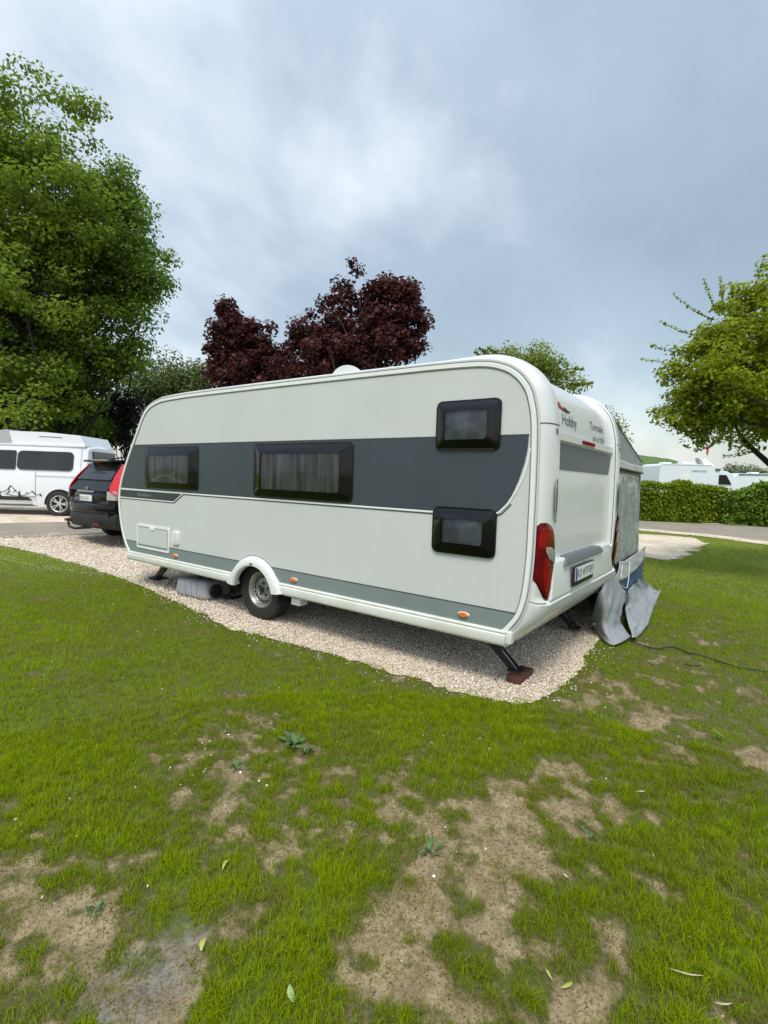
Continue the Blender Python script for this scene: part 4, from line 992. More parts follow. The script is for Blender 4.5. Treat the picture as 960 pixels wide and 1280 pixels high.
# ================================================================ THE AWNING
aw = thing('awning', 'grey fabric awning with loose mud flap spread on the grass behind the caravan', 'awning')
AY = .08
def cloth(name, rows, mat_, parent, fold=.0, nu=28, nv=10, seed=0, freq=9):
    """rows of control points, interpolated to a dense wrinkled sheet"""
    rows = [[np.array(p, float) for p in r_] for r_ in rows]
    dense = [catmull(r_, 1e9) for r_ in rows]
    def resample(r_, n_):
        c = []
        m_ = len(r_) - 1
        for k in range(n_ + 1):
            t = k / n_ * m_; i = min(int(t), m_ - 1); f = t - i
            p0, p1, p2, p3 = r_[max(i - 1, 0)], r_[i], r_[i + 1], r_[min(i + 2, m_)]
            c.append(0.5 * (2 * p1 + (-p0 + p2) * f + (2 * p0 - 5 * p1 + 4 * p2 - p3) * f * f + (-p0 + 3 * p1 - 3 * p2 + p3) * f ** 3))
        return c
    H = [resample(r_, nu) for r_ in rows]
    Vv = [resample([H[j][i] for j in range(len(H))], nv * (len(rows) - 1)) for i in range(nu + 1)]
    Vv = np.array(Vv)                                  # (nu+1, nvt+1, 3)
    g1 = np.gradient(Vv, axis=0); g2 = np.gradient(Vv, axis=1); nn = np.cross(g1, g2); nn /= np.linalg.norm(nn, axis=2)[..., None] + 1e-9
    A, B = np.meshgrid(np.linspace(0, 1, Vv.shape[0]), np.linspace(0, 1, Vv.shape[1]), indexing='ij')
    w = fold * (np.sin(A * freq * 2 + 2.5 * fbm(A * 3, B * 3, 1, seed) * 3) * .5 + 2.2 * (fbm(A * 9, B * 3.5, 1, seed + 7) - .5))
    Vv = Vv + nn * w[..., None]
    a, b = Vv.shape[:2]; idx = np.arange(a * b).reshape(a, b)
    q = np.stack([idx[:-1, :-1], idx[1:, :-1], idx[1:, 1:], idx[:-1, 1:]], -1).reshape(-1, 4)
    o = np_mesh(name, Vv.reshape(-1, 3), q, mat_, parent, smooth=True)
    md = o.modifiers.new('thickness', 'SOLIDIFY'); md.thickness = .003
    return o
def wy(px, py, y=AY): return hitY(px, py, y)
# side wall: from the caravan (X 2.3) to the front pole (X 4.03)
def wall(x, z, y=AY): return (x, y, z)
xr = lambda z: 4.03 + (1.76 - z) * .20
cloth('side_wall_fabric', [[wall(2.32, 1.78), wall(2.9, 1.77), wall(3.5, 1.76), wall(xr(1.76), 1.75)],
                    [wall(2.32, 1.2, .06), wall(2.9, 1.2, .10), wall(3.6, 1.2, .07), wall(xr(1.2), 1.2, .08)],
                    [wall(2.30, .62, .02), wall(2.85, .62, .06), wall(3.6, .62, .02), wall(xr(.6), .60, .06)],
                    [wall(2.26, .30, .03), wall(2.8, .28, .05), wall(3.6, .25, .03), wall(xr(.25), .22, .06)],
                    [wall(2.22, .14, .03), wall(2.8, .12, .05), wall(3.6, .10, .03), wall(xr(.05), .06, .05)]], M['fabric'], aw, .012, 40, 12, 5)
pv = cloth('window_sheet', [[wall(2.47, 1.70, .02), wall(3.05, 1.70, .03), wall(3.68, 1.68, .02)],
                       [wall(2.44, 1.2, .005), wall(3.05, 1.2, .035), wall(3.74, 1.2, .01)],
                       [wall(2.44, .70, -.02), wall(3.05, .68, .0), wall(3.86, .74, -.01)]], M['pvc'], aw, .016, 44, 20, 9, 14)
cloth('pale_panel', [[wall(2.60, .72, -.04), wall(3.1, .70, -.035), wall(4.20, .76, -.035)], [wall(2.40, .50, -.05), wall(3.2, .50, -.05), wall(4.24, .58, -.035)]], M['palefab'], aw, .012, 20, 8, 3)
cloth('blue_panel', [[wall(2.45, .54, -.02), wall(3.3, .54, -.02), wall(4.27, .62, -.005)], [wall(2.50, .33, -.03), wall(3.4, .33, -.03), wall(4.30, .33, -.01)], [wall(2.75, .12, -.03), wall(3.3, .12, -.03), wall(4.33, .12, -.01)]], M['bluefab'], aw, .008, 24, 8, 4)
# gable strip, valance and roof
prism('gable', [(2.31, 1.79), (4.03, 1.755), (4.06, 1.885), (2.62, 2.19), (2.31, 2.27)], lambda a, b, h: (a, .05 + h, b), .004, M['fabric'], aw)
cloth('valance', [[(2.30, .045, 1.88), (3.2, .045, 1.84), (4.09, .045, 1.83)], [(2.30, .03, 1.77), (3.2, .035, 1.755), (4.09, .035, 1.745)]], M['palefab'], aw, .006, 20, 4, 8)
tube('hem_seam', [(2.32, .03, 1.765), (3.2, .032, 1.752), (4.09, .03, 1.742)], .010, M['seal'], aw, 6)
cloth('roof_fabric', [[(2.31, .04, 2.28), (3.2, .04, 2.08), (4.08, .04, 1.89)], [(2.31, 2.5, 2.34), (3.2, 2.5, 2.08), (4.12, 2.5, 1.90)], [(2.31, 4.8, 2.33), (3.2, 4.8, 2.1), (4.08, 4.8, 1.89)]], M['fabric'], aw, .010, 20, 14, 6)
cloth('front_wall_fabric', [[(4.08, .06, 1.88), (4.12, 2.5, 1.88), (4.08, 4.8, 1.88)], [(4.3, .06, .02), (4.3, 2.5, .02), (4.3, 4.8, .02)]], M['fabric'], aw, .02, 30, 10, 12)
cloth('side_wall_fabric', [[(2.33, 4.78, 2.28), (3.2, 4.78, 2.05), (4.08, 4.78, 1.88)], [(2.33, 4.8, .02), (3.2, 4.8, .02), (4.3, 4.8, .02)]], M['fabric'], aw, .02, 20, 10, 13)
tube('pole', [(4.02, .10, 1.78), (4.27, .12, .01)], .012, M['steel'], aw)
# loose skirt: the flap next to the caravan hangs to the ground, the outer flap lies spread out
G3 = lambda px, py, z=.012: tuple(grd(px, py)[:2]) + (z,)
def GZp(px, py, z):      # point at height z on the ray
    d = ray(px, py); P = C_ + d * ((z - C_[2]) / d[2]); return tuple(P)
fl = cloth('ground_flap', [[tuple(hitY(763, 700, -.0)), tuple(hitY(768, 712, -.03)), tuple(hitY(775, 728, -.08)), tuple(hitY(782, 744, -.10))],
                      [tuple(hitY(751, 738, -.04)), tuple(hitY(759, 748, -.10)), tuple(hitY(768, 757, -.13)), tuple(hitY(776, 763, -.12))],
                      [GZp(739, 775, .13), GZp(751, 781, .16), GZp(764, 783, .16), GZp(775, 779, .10)],
                      [GZp(752, 795, .03), GZp(761, 805, .02), GZp(774, 804, .03), GZp(787, 797, .02)]], M['flapfab'], aw, .020, 26, 9, 31, 4)
fl2 = cloth('ground_flap', [[tuple(hitY(782, 744, -.10)), tuple(hitY(788, 735, -.08)), tuple(hitY(795, 729, -.06)), tuple(hitY(799, 724, -.04))],
                      [GZp(781, 760, .16), GZp(794, 756, .17), GZp(806, 744, .10), GZp(812, 732, .03)],
                      [GZp(784, 778, .12), GZp(797, 774, .13), GZp(810, 757, .08), GZp(820, 738, .02)],
                      [GZp(789, 799, .02), GZp(799, 795, .02), GZp(813, 771, .02), GZp(826, 738, .02)]], M['flapfab'], aw, .030, 26, 9, 47, 6)
cloth('ground_flap', [[GZp(798, 727, .05), GZp(806, 730, .04), GZp(812, 734, .03)], [GZp(801, 737, .03), GZp(813, 742, .02), GZp(826, 741, .015)]], M['flapfab'], aw, .015, 14, 8, 52)
tube('guy_cord', [tuple(hitY(778, 706, -.06)), tuple(hitY(776, 722, -.10)), tuple(hitY(779, 734, -.13)), tuple(hitY(784, 735, -.14)), tuple(hitY(786, 722, -.10)), tuple(hitY(787, 702, -.05))], .004, M['rope'], aw, 6)
bm = bmesh.new()
for k in range(7):
    p = Vector((1.98, .02 - .012 * k, .19 - .027 * k))
    for s_ in (0,):
        pts = [p + Vector((.010 * math.cos(t) if k % 2 else 0, .010 * math.cos(t) if not k % 2 else 0, .020 * math.sin(t))) for t in np.linspace(0, 2 * math.pi, 9)]
        add_tube(bm, pts, .003, 5, False)
obj('peg_chain', bm, M['steel'], aw)
bm = bmesh.new(); add_lathe(bm, [(.014, 0), (.014, .004), (.006, .005), (.006, 0)], Matrix.Translation(GZp(743, 780, .15)) @ Vector((-.6, -.6, .4)).to_track_quat('Z', 'Y').to_matrix().to_4x4(), 14); obj('eyelet', bm, M['steel'], aw)

# cable over the grass
cab = [(770, 806), (784, 802), (802, 807), (821, 813), (832, 811), (842, 811), (859, 817), (881, 822), (911, 832), (937, 837), (960, 842), (990, 848)]
pts = []
for p in catmull([grd(*c)[:2] for c in cab], .06): pts.append((p[0], p[1], float(ground_z(np.array([p[0]]), np.array([p[1]]))[0]) + .022))
tag(tube('power_cable', pts, .006, M['cord'], None, 6), 'thin black cable running over the grass from the awning', 'cable')
sp_ = [grd(*c)[:2] for c in [(856, 833), (864, 836), (876, 835)]]
tag(tube('twig', [(p[0], p[1], .025) for p in sp_], .005, M['barkdark'], None, 5), 'short dark twig on the grass near the black cable', 'twig')

# ================================================================ VEHICLES
def loft_car(parent, L, stations, mats, names=('body',)):
    """stations: (x, zb, zw, zr, hw_bottom, hw_waist, hw_roof) from rear (x=0) forward; returns nothing.
    lower body, glasshouse and roof become separate parts"""
    def ringpts(s):
        x, zb, zw, zr, hb, hw, hr = s
        low = [(hb, zb), (hw * 1.0, zb + (zw - zb) * .22), (hw * 1.005, zb + (zw - zb) * .55), (hw, zb + (zw - zb) * .85), (hw - .015, zw)]
        mid = [(hw - .02, zw + .005), (hw * .62 + hr * .38, zw + (zr - zw) * .38), (hr * 1.0 + .01, zw + (zr - zw) * .88)]
        top = [(hr, zr - .05), (hr * .90, zr - .012), (hr * .5, zr + .02), (0, zr + .03)]
        return x, low, mid, top
    out = {}
    for part, key in (('lower_body', 1), ('glasshouse', 2), ('roof', 3)):
        bm = bmesh.new(); G = []
        for s in stations:
            r_ = ringpts(s); x = r_[0]; P = r_[key]
            if part == 'glasshouse': P = [r_[1][-1]] + P + [r_[3][0]]
            left = [(x, y, z) for y, z in P]; right = [(x, -y, z) for y, z in P]
            G.append(([bm.verts.new(p) for p in left], [bm.verts.new(p) for p in right]))
        for i in range(len(G) - 1):
            for sd_ in (0, 1):
                for k in range(len(G[0][0]) - 1): bm.faces.new((G[i][sd_][k], G[i][sd_][k + 1], G[i + 1][sd_][k + 1], G[i + 1][sd_][k]))
        for g_ in (G[0], G[-1]):
            for k in range(len(G[0][0]) - 1): 
                try: bm.faces.new((g_[0][k], g_[0][k + 1], g_[1][k + 1], g_[1][k]))
                except ValueError: pass
        bmesh.ops.remove_doubles(bm, verts=bm.verts, dist=.0005); bmesh.ops.recalc_face_normals(bm, faces=bm.faces)
        out[part] = obj(part, bm, mats[part], parent, 38)
    return out
def car_ground(X, Y): return float(gz(X, Y)) + .012

# ---- black SUV, parked across the head of the pitch, nose towards +X
SX, SY = 1.05, 9.30
suv = thing('black_suv', 'black estate car with tow bar and red rear lights beyond the caravan front', 'car', (SX, SY, car_ground(SX, SY)))
H2 = .90
st = [(0.03, .36, .80, .80, .70, .80, .72), (0.10, .33, .98, 1.05, .80, .88, .74), (0.22, .30, 1.04, 1.36, .84, .905, .70), (0.42, .28, 1.05, 1.58, .86, .91, .66), (.75, .26, 1.04, 1.64, .87, .91, .65),
      (1.5, .24, 1.03, 1.68, .87, .91, .65), (2.2, .24, 1.02, 1.67, .87, .91, .64), (2.75, .24, 1.00, 1.56, .87, .91, .62), (3.35, .24, .99, 1.08, .87, .90, .60), (3.9, .26, .95, 1.00, .85, .89, .6), (4.35, .30, .80, .86, .78, .82, .55), (4.52, .36, .66, .70, .6, .68, .4)]
parts = loft_car(suv, 4.5, st, {'lower_body': M['carblack'], 'glasshouse': M['glass'], 'roof': M['carblack']})
# rear bumper in unpainted plastic, tailgate lines, lights, plate
bm = bmesh.new()
for (x, z0, z1, hw) in (): pass
def arcbar(name, z0, z1, x0, depth, hw, m, par, curve=.16, side=.8):
    """bar wrapping round the back of the car: plan is an arc"""
    bm = bmesh.new(); G = []
    for t in np.linspace(-1, 1, 25):
        y = hw * t; x = x0 + curve * abs(t) ** 3.2
        G.append([bm.verts.new((x, y, z0)), bm.verts.new((x - .035, y * 1.01, z0 + (z1 - z0) * .3)), bm.verts.new((x - .035, y * 1.01, z0 + (z1 - z0) * .8)), bm.verts.new((x, y, z1)), bm.verts.new((x + depth, y * .98, z1)), bm.verts.new((x + depth, y * .98, z0))])
    # sides run forward
    for s_, G_ in ((-1, G[0]), (1, G[-1])): pass
    for i in range(len(G) - 1):
        for k in range(6): bm.faces.new((G[i][k], G[i][(k + 1) % 6], G[i + 1][(k + 1) % 6], G[i + 1][k]))
    bm.faces.new(G[0]); bm.faces.new(G[-1]); bmesh.ops.recalc_face_normals(bm, faces=bm.faces)
    return obj(name, bm, m, par, 50)
bump_ = arcbar('rear_bumper', .34, .62, -.06, .45, .92, M['carplastic'], suv, .20)
arcbar('bumper_top', .62, .80, -.07, .40, .905, M['carblack'], suv, .20)
arcbar('tailgate', .80, 1.04, .03, .30, .885, M['carblack'], suv, .14)
for s_ in (-1, 1):
    box('reflector', -.102, -.088, s_ * .60 - .14, s_ * .60 + .14, .40, .45, M['redlensd'], bump_)
box('chrome_strip', -.018, .005, -.34, .34, 1.015, 1.042, M['chrome'], suv, .006)
pl2 = box('number_plate', -.026, -.010, -.27, .27, .835, .955, M['plate'], suv, .004)
box('country_band', -.0275, -.0262, .225, .265, .838, .952, M['plateblue'], pl2)
lettering('plate_lettering', 'KO W 657', .085, lambda x, y: (-.0275, .215 - x * .95, .862 + y * 1.1), M['ink'], pl2)
# maker's badge: slanted H outline
bd = bmesh.new()
for (y0, y1, z0, z1) in ((.035, .055, 1.055, 1.12), (-.055, -.035, 1.055, 1.12), (-.035, .035, 1.080, 1.095)): add_box(bd, .0, .02, y0, y1, z0, z1, .003)
obj('badge', bd, M['chrome'], suv)
# rear screen surround and screen
def slab(name, pts, thick, m, par):
    bm = bmesh.new(); n_ = (Vector(pts[1]) - Vector(pts[0])).cross(Vector(pts[2]) - Vector(pts[0])).normalized()
    if n_.x > 0 and abs(n_.x) > .2: n_ = -n_
    a = [bm.verts.new(Vector(p) + n_ * thick) for p in pts]; b = [bm.verts.new(Vector(p)) for p in pts]
    bm.faces.new(a); bm.faces.new(b[::-1])
    for i in range(len(pts)): bm.faces.new((a[i], b[i], b[(i + 1) % len(pts)], a[(i + 1) % len(pts)]))
    bmesh.ops.recalc_face_normals(bm, faces=bm.faces); return obj(name, bm, m, par, 30)
slab('tailgate_upper', [(.03, -.80, 1.03), (.03, .80, 1.03), (.20, .72, 1.27), (.20, -.72, 1.27)], .02, M['carblack'], suv)
slab('rear_screen', [(.155, -.70, 1.24), (.155, .70, 1.24), (.40, .60, 1.57), (.40, -.60, 1.57)], .03, M['glass'], suv)
box('roof_spoiler', .20, .62, -.60, .60, 1.60, 1.645, M['carblack'], suv, .015)
box('roof_spoiler_lip', .18, .24, -.45, .20, 1.625, 1.648, M['chrome'], suv, .004)
for s_ in (-1, 1):
    tube('roof_rail', [(.75, s_ * .60, 1.68), (1.0, s_ * .60, 1.73), (2.4, s_ * .60, 1.73), (2.65, s_ * .60, 1.64)], .016, M['black'], suv)
    # L-shaped light: arm up the pillar, kink at the waist, arm running forward
    def yy_(x, z): return 0
    up = [(.06, .80, 1.14), (.17, .745, 1.33), (.36, .66, 1.56), (.55, .675, 1.60), (.34, .77, 1.36), (.24, .86, 1.16), (.46, .925, .98), (.36, .925, .93), (.10, .90, .97), (.04, .82, 1.04)]
    up = [(x, s_ * (y + .018), z) for x, y, z in up]
    ctr = Vector((.14, s_ * .845, 1.15))
    bm = bmesh.new(); c0 = bm.verts.new(ctr); vv = [bm.verts.new(p) for p in up]
    tri = [(0, 1, 4), (1, 2, 3), (1, 3, 4), (0, 4, 5), (0, 5, 9), (5, 8, 9), (5, 6, 7), (5, 7, 8)]
    bm.verts.remove(c0)
    for a, b, c in tri: bm.faces.new((vv[a], vv[b], vv[c]))
    r_ = bmesh.ops.extrude_face_region(bm, geom=bm.faces[:])
    for v in r_['geom']:
        if isinstance(v, bmesh.types.BMVert): v.co += Vector((-.012, s_ * .022, 0))
    bmesh.ops.recalc_face_normals(bm, faces=bm.faces)
    lt = obj('rear_light', bm, M['redbright'], suv, 30)
    bm = bmesh.new(); w_ = [(.02, .80, 1.05), (.13, .925, 1.05), (.40, .945, .945), (.38, .945, .88), (.10, .925, .885), (.015, .80, .89)]
    a = [bm.verts.new((x, s_ * y, z)) for x, y, z in w_]
    for k in ((0, 1, 4, 5), (1, 2, 3, 4)): bm.faces.new([a[i] for i in k])
    r_ = bmesh.ops.extrude_face_region(bm, geom=bm.faces[:])
    for v in r_['geom']:
        if isinstance(v, bmesh.types.BMVert): v.co += Vector((-.012, s_ * .012, 0))
    bmesh.ops.recalc_face_normals(bm, faces=bm.faces); obj('clear_lens', bm, M['clearlens'], lt, 30)
make_wheel(suv, .98, -.80, .34, .345, .22, .225, 'alloy', (0, -1, 0)); make_wheel(suv, .98, .80, .34, .345, .22, .225, 'alloy', (0, 1, 0))
make_wheel(suv, 3.6, -.80, .34, .345, .22, .225, 'alloy', (0, -1, 0)); make_wheel(suv, 3.6, .80, .34, .345, .22, .225, 'alloy', (0, 1, 0))
tb = tube('tow_bar', [(.30, .0, .34), (.05, .0, .33), (-.10, .0, .31), (-.20, .03, .31), (-.26, .10, .34), (-.27, .14, .42), (-.27, .14, .46)], .026, M['blackmetal'], suv, 8)
bm = bmesh.new(); bmesh.ops.create_uvsphere(bm, u_segments=12, v_segments=8, radius=.032, matrix=Matrix.Translation((-.27, .14, .48))); obj('tow_ball', bm, M['blackmetal'], tb)
box('tow_socket', -.12, .05, -.12, -.02, .30, .37, M['black'], tb, .02)

# ---- white van with raised roof
vR = np.array([R_[0], R_[1]]); vR /= np.linalg.norm(vR); vF = np.array([F_[0], F_[1]]); vF /= np.linalg.norm(vF)
vd = -vR * math.cos(R(4)) - vF * math.sin(R(4))
vN = vF * math.cos(R(4)) - vR * math.sin(R(4))
vang = math.atan2(vd[1], vd[0])
wp = grd(75, 645.5)
VX = wp[:2] - vd * .74 + vN * .95
van = thing('white_van', 'white camper van with mountain decal, dark side windows and raised roof on the gravel', 'van', (VX[0], VX[1], car_ground(*VX)), vang)
# local x forward; the side facing the camera is local +y
st = [(0.02, .34, 1.10, 1.60, .84, .88, .70), (.06, .32, 1.12, 1.86, .90, .94, .80), (.16, .30, 1.13, 1.93, .92, .96, .82), (.8, .28, 1.13, 1.95, .92, .965, .83), (2.0, .26, 1.13, 1.95, .92, .965, .83), (3.3, .26, 1.13, 1.94, .92, .965, .83), (3.9, .26, 1.12, 1.80, .92, .96, .80), (4.4, .28, 1.08, 1.30, .90, .94, .70), (4.8, .30, .98, 1.02, .84, .88, .6), (5.0, .36, .70, .74, .6, .66, .45)]
vp = loft_car(van, 5, st, {'lower_body': M['vanwhite'], 'glasshouse': M['vanwhite'], 'roof': M['vanwhite']})
def vside(name, poly, y, thick, m, par=van, bev=0.0):
    # polygon in (x,z) on the camera side, following the tumblehome above the waist
    def f3(a, b, h):
        yy = .965
        if b > 1.13:
            k = min(1, (b - 1.13) / .82); yy = .965 + (-.02 if k < .05 else 0) - .05 * k / .38 if k < .38 else .965 - .05 - (k - .38) / .5 * .075
        return (a, yy + y + h, b)
    return prism(name, poly, f3, thick, m, par, bev)
def side_y(z):
    k = max(0, min(1, (z - 1.13) / .82)); return .965 - (.135 * k)
def vpanel(name, poly, off, m, par=van):
    zs = [p[1] for p in poly]; bm = bmesh.new()
    f = bm.faces.new([bm.verts.new((a, 0, b)) for a, b in poly]); bmesh.ops.triangulate(bm, faces=[f])
    for zz in np.arange(.3, 2.4, .08): bmesh.ops.bisect_plane(bm, geom=bm.verts[:] + bm.edges[:] + bm.faces[:], plane_co=(0, 0, zz), plane_no=(0, 0, 1))
    for v in bm.verts: v.co.y = side_y(v.co.z) + off
    for f in bm.faces:
        f.normal_update()
        if f.normal.y < 0: f.normal_flip()
    return obj(name, bm, m, par, 0)
vw = vpanel('side_window', rrect(.40, 1.85, 1.23, 1.74, .12), .016, M['glass'])
vpanel('side_window', rrect(1.88, 3.25, 1.23, 1.74, .05), .016, M['glass'])
vpanel('side_window', [(3.35, 1.20), (4.25, 1.18), (3.90, 1.64), (3.35, 1.72)], .016, M['glass'])
vpanel('door_seam', [(1.355, .40), (1.365, .40), (1.365, 1.20), (1.355, 1.20)], .014, M['inkgrey'])
vpanel('door_seam', [(.30, 1.058), (1.36, 1.058), (1.36, 1.070), (.30, 1.070)], .014, M['inkgrey'])
vpanel('rear_seam', [(.20, .8), (.208, .8), (.208, 1.9), (.20, 1.9)], .014, M['inkgrey'])
vpanel('rubbing_strip', [(1.42, .40), (1.60, .40), (3.3, .40), (3.3, .50), (1.72, .50), (1.55, .49)], .020, M['black'])
box('sill', 1.45, 4.0, .70, .93, .24, .32, M['gstrip'], van, .02)
box('rear_bumper', -.06, .45, -.93, .93, .34, .58, M['gstrip'], van, .04)
slab('rear_window', [(.0, -.68, 1.22), (.0, .68, 1.22), (.03, .64, 1.78), (.03, -.64, 1.78)], .035, M['glass'], van)
for s_ in (-1, 1): box('rear_light', -.005, .10, s_ * .86 - .07, s_ * .86 + .07, .85, 1.35, M['redlens'], van, .02)
# mountains and fir trees printed on the door
def vink(name, polys):
    bm = bmesh.new()
    for P in polys:
        f = bm.faces.new([bm.verts.new((a, side_y(b) + .0175, b)) for a, b in P])
    bmesh.ops.triangulate(bm, faces=bm.faces[:]); bmesh.ops.recalc_face_normals(bm, faces=bm.faces)
    for f in bm.faces:
        if f.normal.y < 0: f.normal_flip()
    return obj(name, bm, M['ink'], van, 0)
def stroke(P, w=.018):
    out = []
    for (a, b), (c, d) in zip(P[:-1], P[1:]):
        L = math.hypot(c - a, d - b); nx, nz = -(d - b) / L * w / 2, (c - a) / L * w / 2
        out.append([(a + nx, b + nz), (c + nx * .5, d + nz * .5), (c - nx * .5, d - nz * .5), (a - nx, b - nz)])
    return out
def fir(x, z, h): return [[(x - .05 * h / .2 * (1 - k * .28), z + k * h * .27), (x + .05 * h / .2 * (1 - k * .28), z + k * h * .27), (x, z + (k + 1.6) * h * .27)] for k in range(3)]
xs = lambda px: .74 + (75 - px) / 638 * 14.0           # across the door: metres forward of the rear corner
zz_ = lambda py: .0 + (645 - py) / 638 * 14.0
mt = stroke([(xs(55), zz_(621)), (xs(52), zz_(619)), (xs(48), zz_(620)), (xs(43), zz_(615)), (xs(40), zz_(618))]) + stroke([(xs(36), zz_(620)), (xs(30), zz_(621)), (xs(24), zz_(616)), (xs(18), zz_(609)), (xs(13), zz_(615)), (xs(8), zz_(617)), (xs(0), zz_(620)), (xs(-12), zz_(612)), (xs(-22), zz_(618))], .022) \
    + stroke([(xs(18), zz_(609)), (xs(15), zz_(613)), (xs(17), zz_(616)), (xs(13), zz_(619))], .035) + stroke([(xs(24), zz_(614)), (xs(20), zz_(618))], .02) + stroke([(xs(46), zz_(622)), (xs(34), zz_(622.5)), (xs(20), zz_(621)), (xs(10), zz_(619))], .02) + stroke([(xs(43), zz_(615)), (xs(46), zz_(619))], .03) \
    + stroke([(xs(10), zz_(623.5)), (xs(2), zz_(620)), (xs(-10), zz_(622))], .022) + stroke([(xs(35), zz_(618)), (xs(38), zz_(617)), (xs(38), zz_(620))], .025)
vink('mountain_decal', mt); vink('mountain_decal', fir(xs(4), zz_(622), .26) + fir(xs(28), zz_(623), .20) + fir(xs(52.5), zz_(621), .10) + fir(xs(-6), zz_(622), .16))
# raised roof and its canvas
prism('raised_roof', [(.14, 1.93), (.28, 2.20), (1.2, 2.26), (2.2, 2.26), (2.2, 1.93)], lambda a, b, h: (a, -.80 + h, b), 1.60, M['vanwhite'], van, .0)
prism('roof_gutter', [(.12, 1.885), (4.0, 1.885), (4.0, 1.93), (.12, 1.93)], lambda a, b, h: (a, -.86 + h, b), 1.72, M['vanwhite'], van, .0)
prism('roof_slot', [(.75, 2.12), (1.35, 2.125), (1.35, 2.145), (.75, 2.14)], lambda a, b, h: (a, .801 + h, b), .004, M['inkgrey'], van)
prism('roof_canvas', [(2.05, 1.94), (2.15, 2.30), (3.4, 2.12), (4.4, 1.94)], lambda a, b, h: (a, -.82 + h, b), 1.64, M['tent'], van)
for x in (.74, 3.80):
    make_wheel(van, x, .915, .33, .335, .22, .225, 'alloy', (0, 1, 0)); make_wheel(van, x, -.915, .33, .335, .22, .215, 'alloy', (0, -1, 0))
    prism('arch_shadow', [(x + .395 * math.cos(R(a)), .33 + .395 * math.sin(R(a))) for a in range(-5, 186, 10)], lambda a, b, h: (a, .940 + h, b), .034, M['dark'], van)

# ---- vehicles behind the hedge
def rv(name, label, cat, px0, px1, depth, ztop, fn):
    """an RV whose long side faces the road: local x to the right in view, y away"""
    a = at(px0, 600, depth); b = at(px1, 600, depth)
    d = (b - a)[:2]; L = np.linalg.norm(d); ang = math.atan2(d[1], d[0])
    t = thing(name, label, cat, (a[0], a[1], 0), ang); fn(t, L, ztop); return t
def z_at(py, px, depth): return float(at(px, py, depth)[2])
def rv_wheels(t, xs_):
    for x in xs_:
        make_wheel(t, x, .12, .34, .34, .2, .2, 'steel', (0, -1, 0), 10); make_wheel(t, x, 1.98, .34, .34, .2, .2, 'steel', (0, 1, 0), 10)
def mh(t, L, zt):
    prism('body', [(0.02, .45), (-.05, 1.4), (.08, zt - .12), (.25, zt), (L - .25, zt + .02), (L, zt - .10), (L, .45)], lambda a, b, h: (a, h, b), 2.2, M['rvwhite'], t, .03)
    prism('edge_rail', [(.0, zt - .13), (.25, zt - .01), (L - .2, zt + .01), (L - .2, zt - .03), (.25, zt - .06)], lambda a, b, h: (a, -.012 - h, b), .01, M['trim'], t)
    for x0, x1 in ((.8, 1.9), (L * .55, L * .55 + .9)): 
        w = prism('window', rrect(x0, x1, 1.35, 1.85, .06), lambda a, b, h: (a, -.02 - h, b), .03, M['blackgloss'], t, .01)
    prism('door', rrect(L * .38, L * .38 + .6, .55, 2.35, .05), lambda a, b, h: (a, -.012 - h, b), .02, M['trim'], t, .006)
    prism('skirt', [(.1, .35), (L - .1, .35), (L - .1, .5), (.1, .5)], lambda a, b, h: (a, -.02 - h, b), .02, M['greystripe'], t)
    lettering('maker_lettering', 'CARTHAGO', .16, lambda x, y: (L - 1.35 + x, -.03, zt - .42 + y), M['inkgrey'], t)
    box('roof_box', L * .5, L * .5 + .7, .5, 1.1, zt + .03, zt + .16, M['rvwhite'], t, .04)
    box('roof_hatch', L * .2, L * .2 + .5, .8, 1.3, zt + .03, zt + .12, M['trim'], t, .03)
    rv_wheels(t, (1.3, L - 1.6))
def carav(t, L, zt):
    prism('body', [(0.10, .45), (.0, 1.2), (.12, zt - .35), (.45, zt - .05), (L - .45, zt), (L - .1, zt - .3), (L, 1.2), (L - .1, .45)], lambda a, b, h: (a, h, b), 2.2, M['rvwhite'], t, .03)
    prism('roof_edge', [(.40, zt - .10), (L - .40, zt - .05), (L - .40, zt - .11), (.4, zt - .17)], lambda a, b, h: (a, -.02 - h, b), .02, M['gstrip'], t)
    for x0 in (.6, L * .6): prism('window', rrect(x0, x0 + 1.0, 1.3, 1.8, .06), lambda a, b, h: (a, -.02 - h, b), .03, M['blackgloss'], t, .01)
    box('roof_hatch', L * .5, L * .5 + .5, .8, 1.3, zt - .01, zt + .08, M['trim'], t, .03)
    prism('skirt', [(.2, .35), (L - .2, .35), (L - .2, .5), (.2, .5)], lambda a, b, h: (a, -.02 - h, b), .02, M['greystripe'], t)
    rv_wheels(t, (L * .45,))
